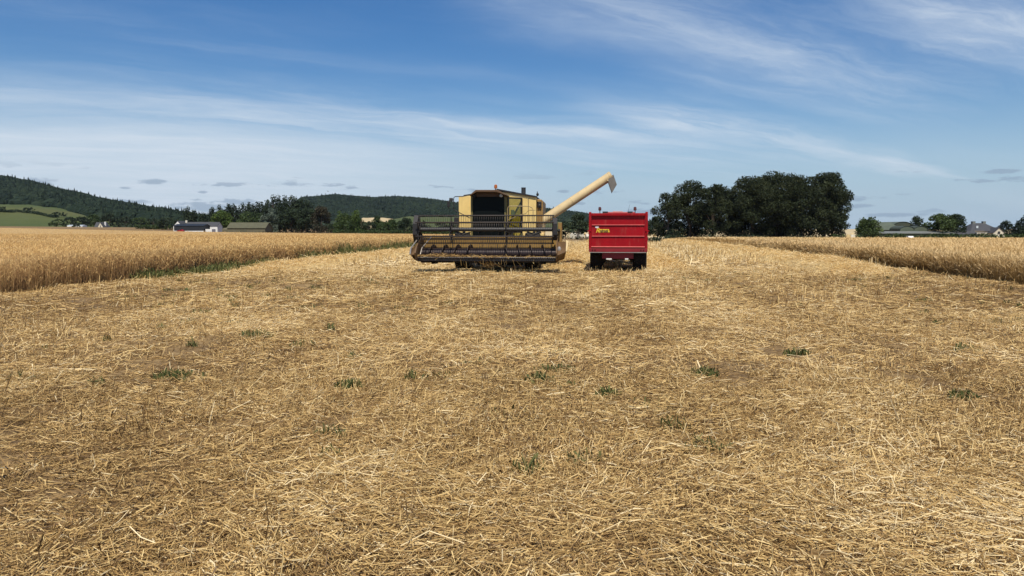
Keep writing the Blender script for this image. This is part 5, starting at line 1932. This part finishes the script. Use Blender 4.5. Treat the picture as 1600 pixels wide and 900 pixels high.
# mudguards and wheels
for px0, px1 in ((921.5, 941), (990, 1010.5)):
    w0, w1 = TL(px0, 420, .9), TL(px1, 420, .9)
    xm, ww = (w0.x + w1.x) / 2, w1.x - w0.x
    for wy in (1.5, 2.85):
        wheel_thing(trl, xm, wy, .50, ww, M_redd)
    q = MB(); q.bx(w0.x, w1.x, .55, 3.8, 1.03 - .18, zb_ - .04); q.build('mudguard', M_redd, trl)
q = MB(); q.tube((tx0 + .3, 1.5, .5), (tx1 - .3, 1.5, .5), .07, 8); q.tube((tx0 + .3, 2.85, .5), (tx1 - .3, 2.85, .5), .07, 8); q.build('axle', M_blkm, trl)
# lettering on the tailgate
M_yl = plain('yellow_vinyl', (0.72, 0.46, 0.03), 0.45)
M_wl = plain('white_vinyl', (0.72, 0.66, 0.66), 0.45)
M_bl = plain('black_vinyl', (0.03, 0.02, 0.015), 0.5)


def word(txt, px, py, size, m, name, parent, shear=0.25, yl=0.012, ext=0.002, sx=1.0):
    p = TL(px, py, yl)
    cu = bpy.data.curves.new(name, 'FONT')
    cu.body = txt
    cu.size = size
    cu.shear = shear
    cu.extrude = ext
    cu.offset = 0.006
    o = bpy.data.objects.new(name, cu)
    C.objects.link(o)
    dg = bpy.context.evaluated_depsgraph_get()
    me = bpy.data.meshes.new_from_object(o.evaluated_get(dg))
    bpy.data.objects.remove(o)
    o = bpy.data.objects.new(name, me)
    C.objects.link(o)
    me.materials.clear()
    me.materials.append(m)
    o.parent = parent
    o.location = (p.x, yl, p.z)
    o.rotation_euler = (math.pi / 2, 0, 0)
    o.scale = (sx, 1, 1)
    return o


# yellow plate behind the small letters, white oval mark above
pa, pb = TL(935.5, 358, .015), TL(951.5, 363, .015)
q = MB(); q.prism([(pa.x, pb.z), (pb.x + .03, pb.z), (pb.x, pa.z), (pa.x + .03, pa.z)], 'y', .0125, .0185); dec = q.build('decal', M_yl, tg)
word('R', 930.8, 363.2, .24, M_yl, 'lettering', tg, 0.3, .010)
word('edrock', 936.2, 362.6, .145, M_bl, 'lettering', tg, 0.25, .009, sx=.82)
po = TL(932.8, 354.9, .012)
q = MB()
q.lathe([(-.003, 0), (-.003, 1), (.003, 1), (.003, 0)], (0, 0, 0), 'y', 20)
q.v = [(po.x + p[0] * .072, .012 + p[1], po.z + p[2] * .042) for p in q.v]
q.build('emblem', M_wl, tg)

# ------------------------------------------------------------------ tractor hidden in front of the trailer
M_trr = painted('tractor_red', (0.36, 0.02, 0.02), 0.45, dirt_amt=0.2)
M_pink = painted('faded_roof_panel', (0.62, 0.40, 0.36), 0.5, dirt_amt=0.2)
tox, toy = 4.17 + math.sin(R(8.4)) * 7.0, 29.35 + math.cos(R(8.4)) * 7.0
tr = empty('tractor', (tox, toy, Hf(tox, toy)), TRZ)
tag(tr, 'tractor hidden in front of the red trailer, only roof lamps showing above it', 'tractor')
RM = (Matrix.Translation(tr.location) @ Matrix.Rotation(TRZ, 4, 'Z')).inverted()


def RL(px, py, yl):
    o_ = RM @ Vector((0, 0, EYE))
    d = RM.to_3x3() @ ray(px, py)
    k = (yl - o_.y) / d.y
    return o_ + d * k


zr = RL(966, 331.2, 0.2).z
q = MB(); q.bx(-.75, .75, -.3, 1.5, zr - .12, zr - .01); q.build('roof', M_trr, tr, bevel=0.04)
for sx in (-.7, .7):
    for y in (-.2, 1.35):
        q = MB(); q.bx(sx - .035, sx + .035, y - .035, y + .035, .95, zr - .121); q.build('cab_pillar', M_blkm, tr)
q = MB(); q.bx(-.66, .66, -.21, -.19, 1.2, zr - .13); q.bx(-.66, .66, 1.34, 1.36, 1.1, zr - .13); q.build('cab_window', M_cabgl, tr)
q = MB(); q.bx(-.33, .33, 1.4, 3.4, .8, 1.5); q.build('bonnet', M_trr, tr, bevel=0.08)
q = MB(); q.bx(-.3, .3, -.3, 3.2, .5, .8); q.bx(-.7, .7, -.1, 1.3, .75, .94); q.build('chassis', M_blkm, tr)
for sx in (-.78, .78):
    wheel_thing(tr, sx, 0.2, .78, .42, M_trr)
    wheel_thing(tr, sx * .92, 2.7, .5, .3, M_trr)
    q = MB(); q.prism([(-.75, 1.2), (-.5, 1.62), (.3, 1.7), (.9, 1.62), (.95, 1.55), (.3, 1.63), (-.45, 1.55), (-.7, 1.18)], 'x', sx - .22, sx + .22); q.build('mudguard', M_trr, tr)
for px, pt in ((937.3, 323.2), (992.3, 323.0)):
    p0, p1 = RL(px, 332.5, 0), RL(px, pt, 0)
    q = MB(); q.path([(p0.x * .82, 0, p0.z - .1), (p0.x, 0, p0.z - .02), (p0.x, 0, p0.z + .12)], .022, 6); s_ = q.build('beacon_stem', M_blkm, tr)
    q = MB(); q.lathe([(0, 0), (0, .055), (.03, .075), (.15, .068), (.175, .03), (.178, 0)], (p1.x, 0, p1.z - .18), 'z', 14); q.build('beacon', plain('dark_amber_lens', (0.11, 0.035, 0.03), 0.35), s_)
for a_, b_2 in ((941.5, 950), (980.5, 988.5)):
    p0, p1 = RL(a_, 330.4, -.25), RL(b_2, 332.5, -.25)
    q = MB(); q.bx(p0.x, p1.x, -.34, -.2, p1.z - .03, p0.z); q.build('work_lamp', M_blkm, tr, bevel=0.015)
p0, p1 = RL(957.5, 329.9, -.1), RL(973, 333, -.1)
q = MB(); q.bx(p0.x, p1.x, -.15, .5, zr - .005, p0.z); q.build('roof_hatch', M_pink, tr, bevel=0.03)
p0, p1 = RL(980.5, 332, .5), RL(984, 319.5, .5)
q = MB(); q.path([(p0.x, .5, p0.z - .1), (p1.x, .5, p1.z)], [.008, .004], 5); q.build('antenna', M_blkm, tr)

# ------------------------------------------------------------------ summer haze
hz, t_, b_ = mat('haze')
hz.node_tree.nodes.remove(b_)
pv_ = t_.new('ShaderNodeVolumePrincipled')
pv_.inputs['Color'].default_value = (0.80, 0.88, 1.0, 1)
pv_.inputs['Density'].default_value = 0.00003
pv_.inputs['Anisotropy'].default_value = 0.2
t_.l.new(pv_.outputs[0], t_.n['Material Output'].inputs['Volume'])
q = MB()
q.bx(-4200, 4200, -450, 5100, -6, 290)
o = q.build('haze', hz)
tag(o, 'thin pale summer haze over the whole valley', 'haze', kind='stuff')
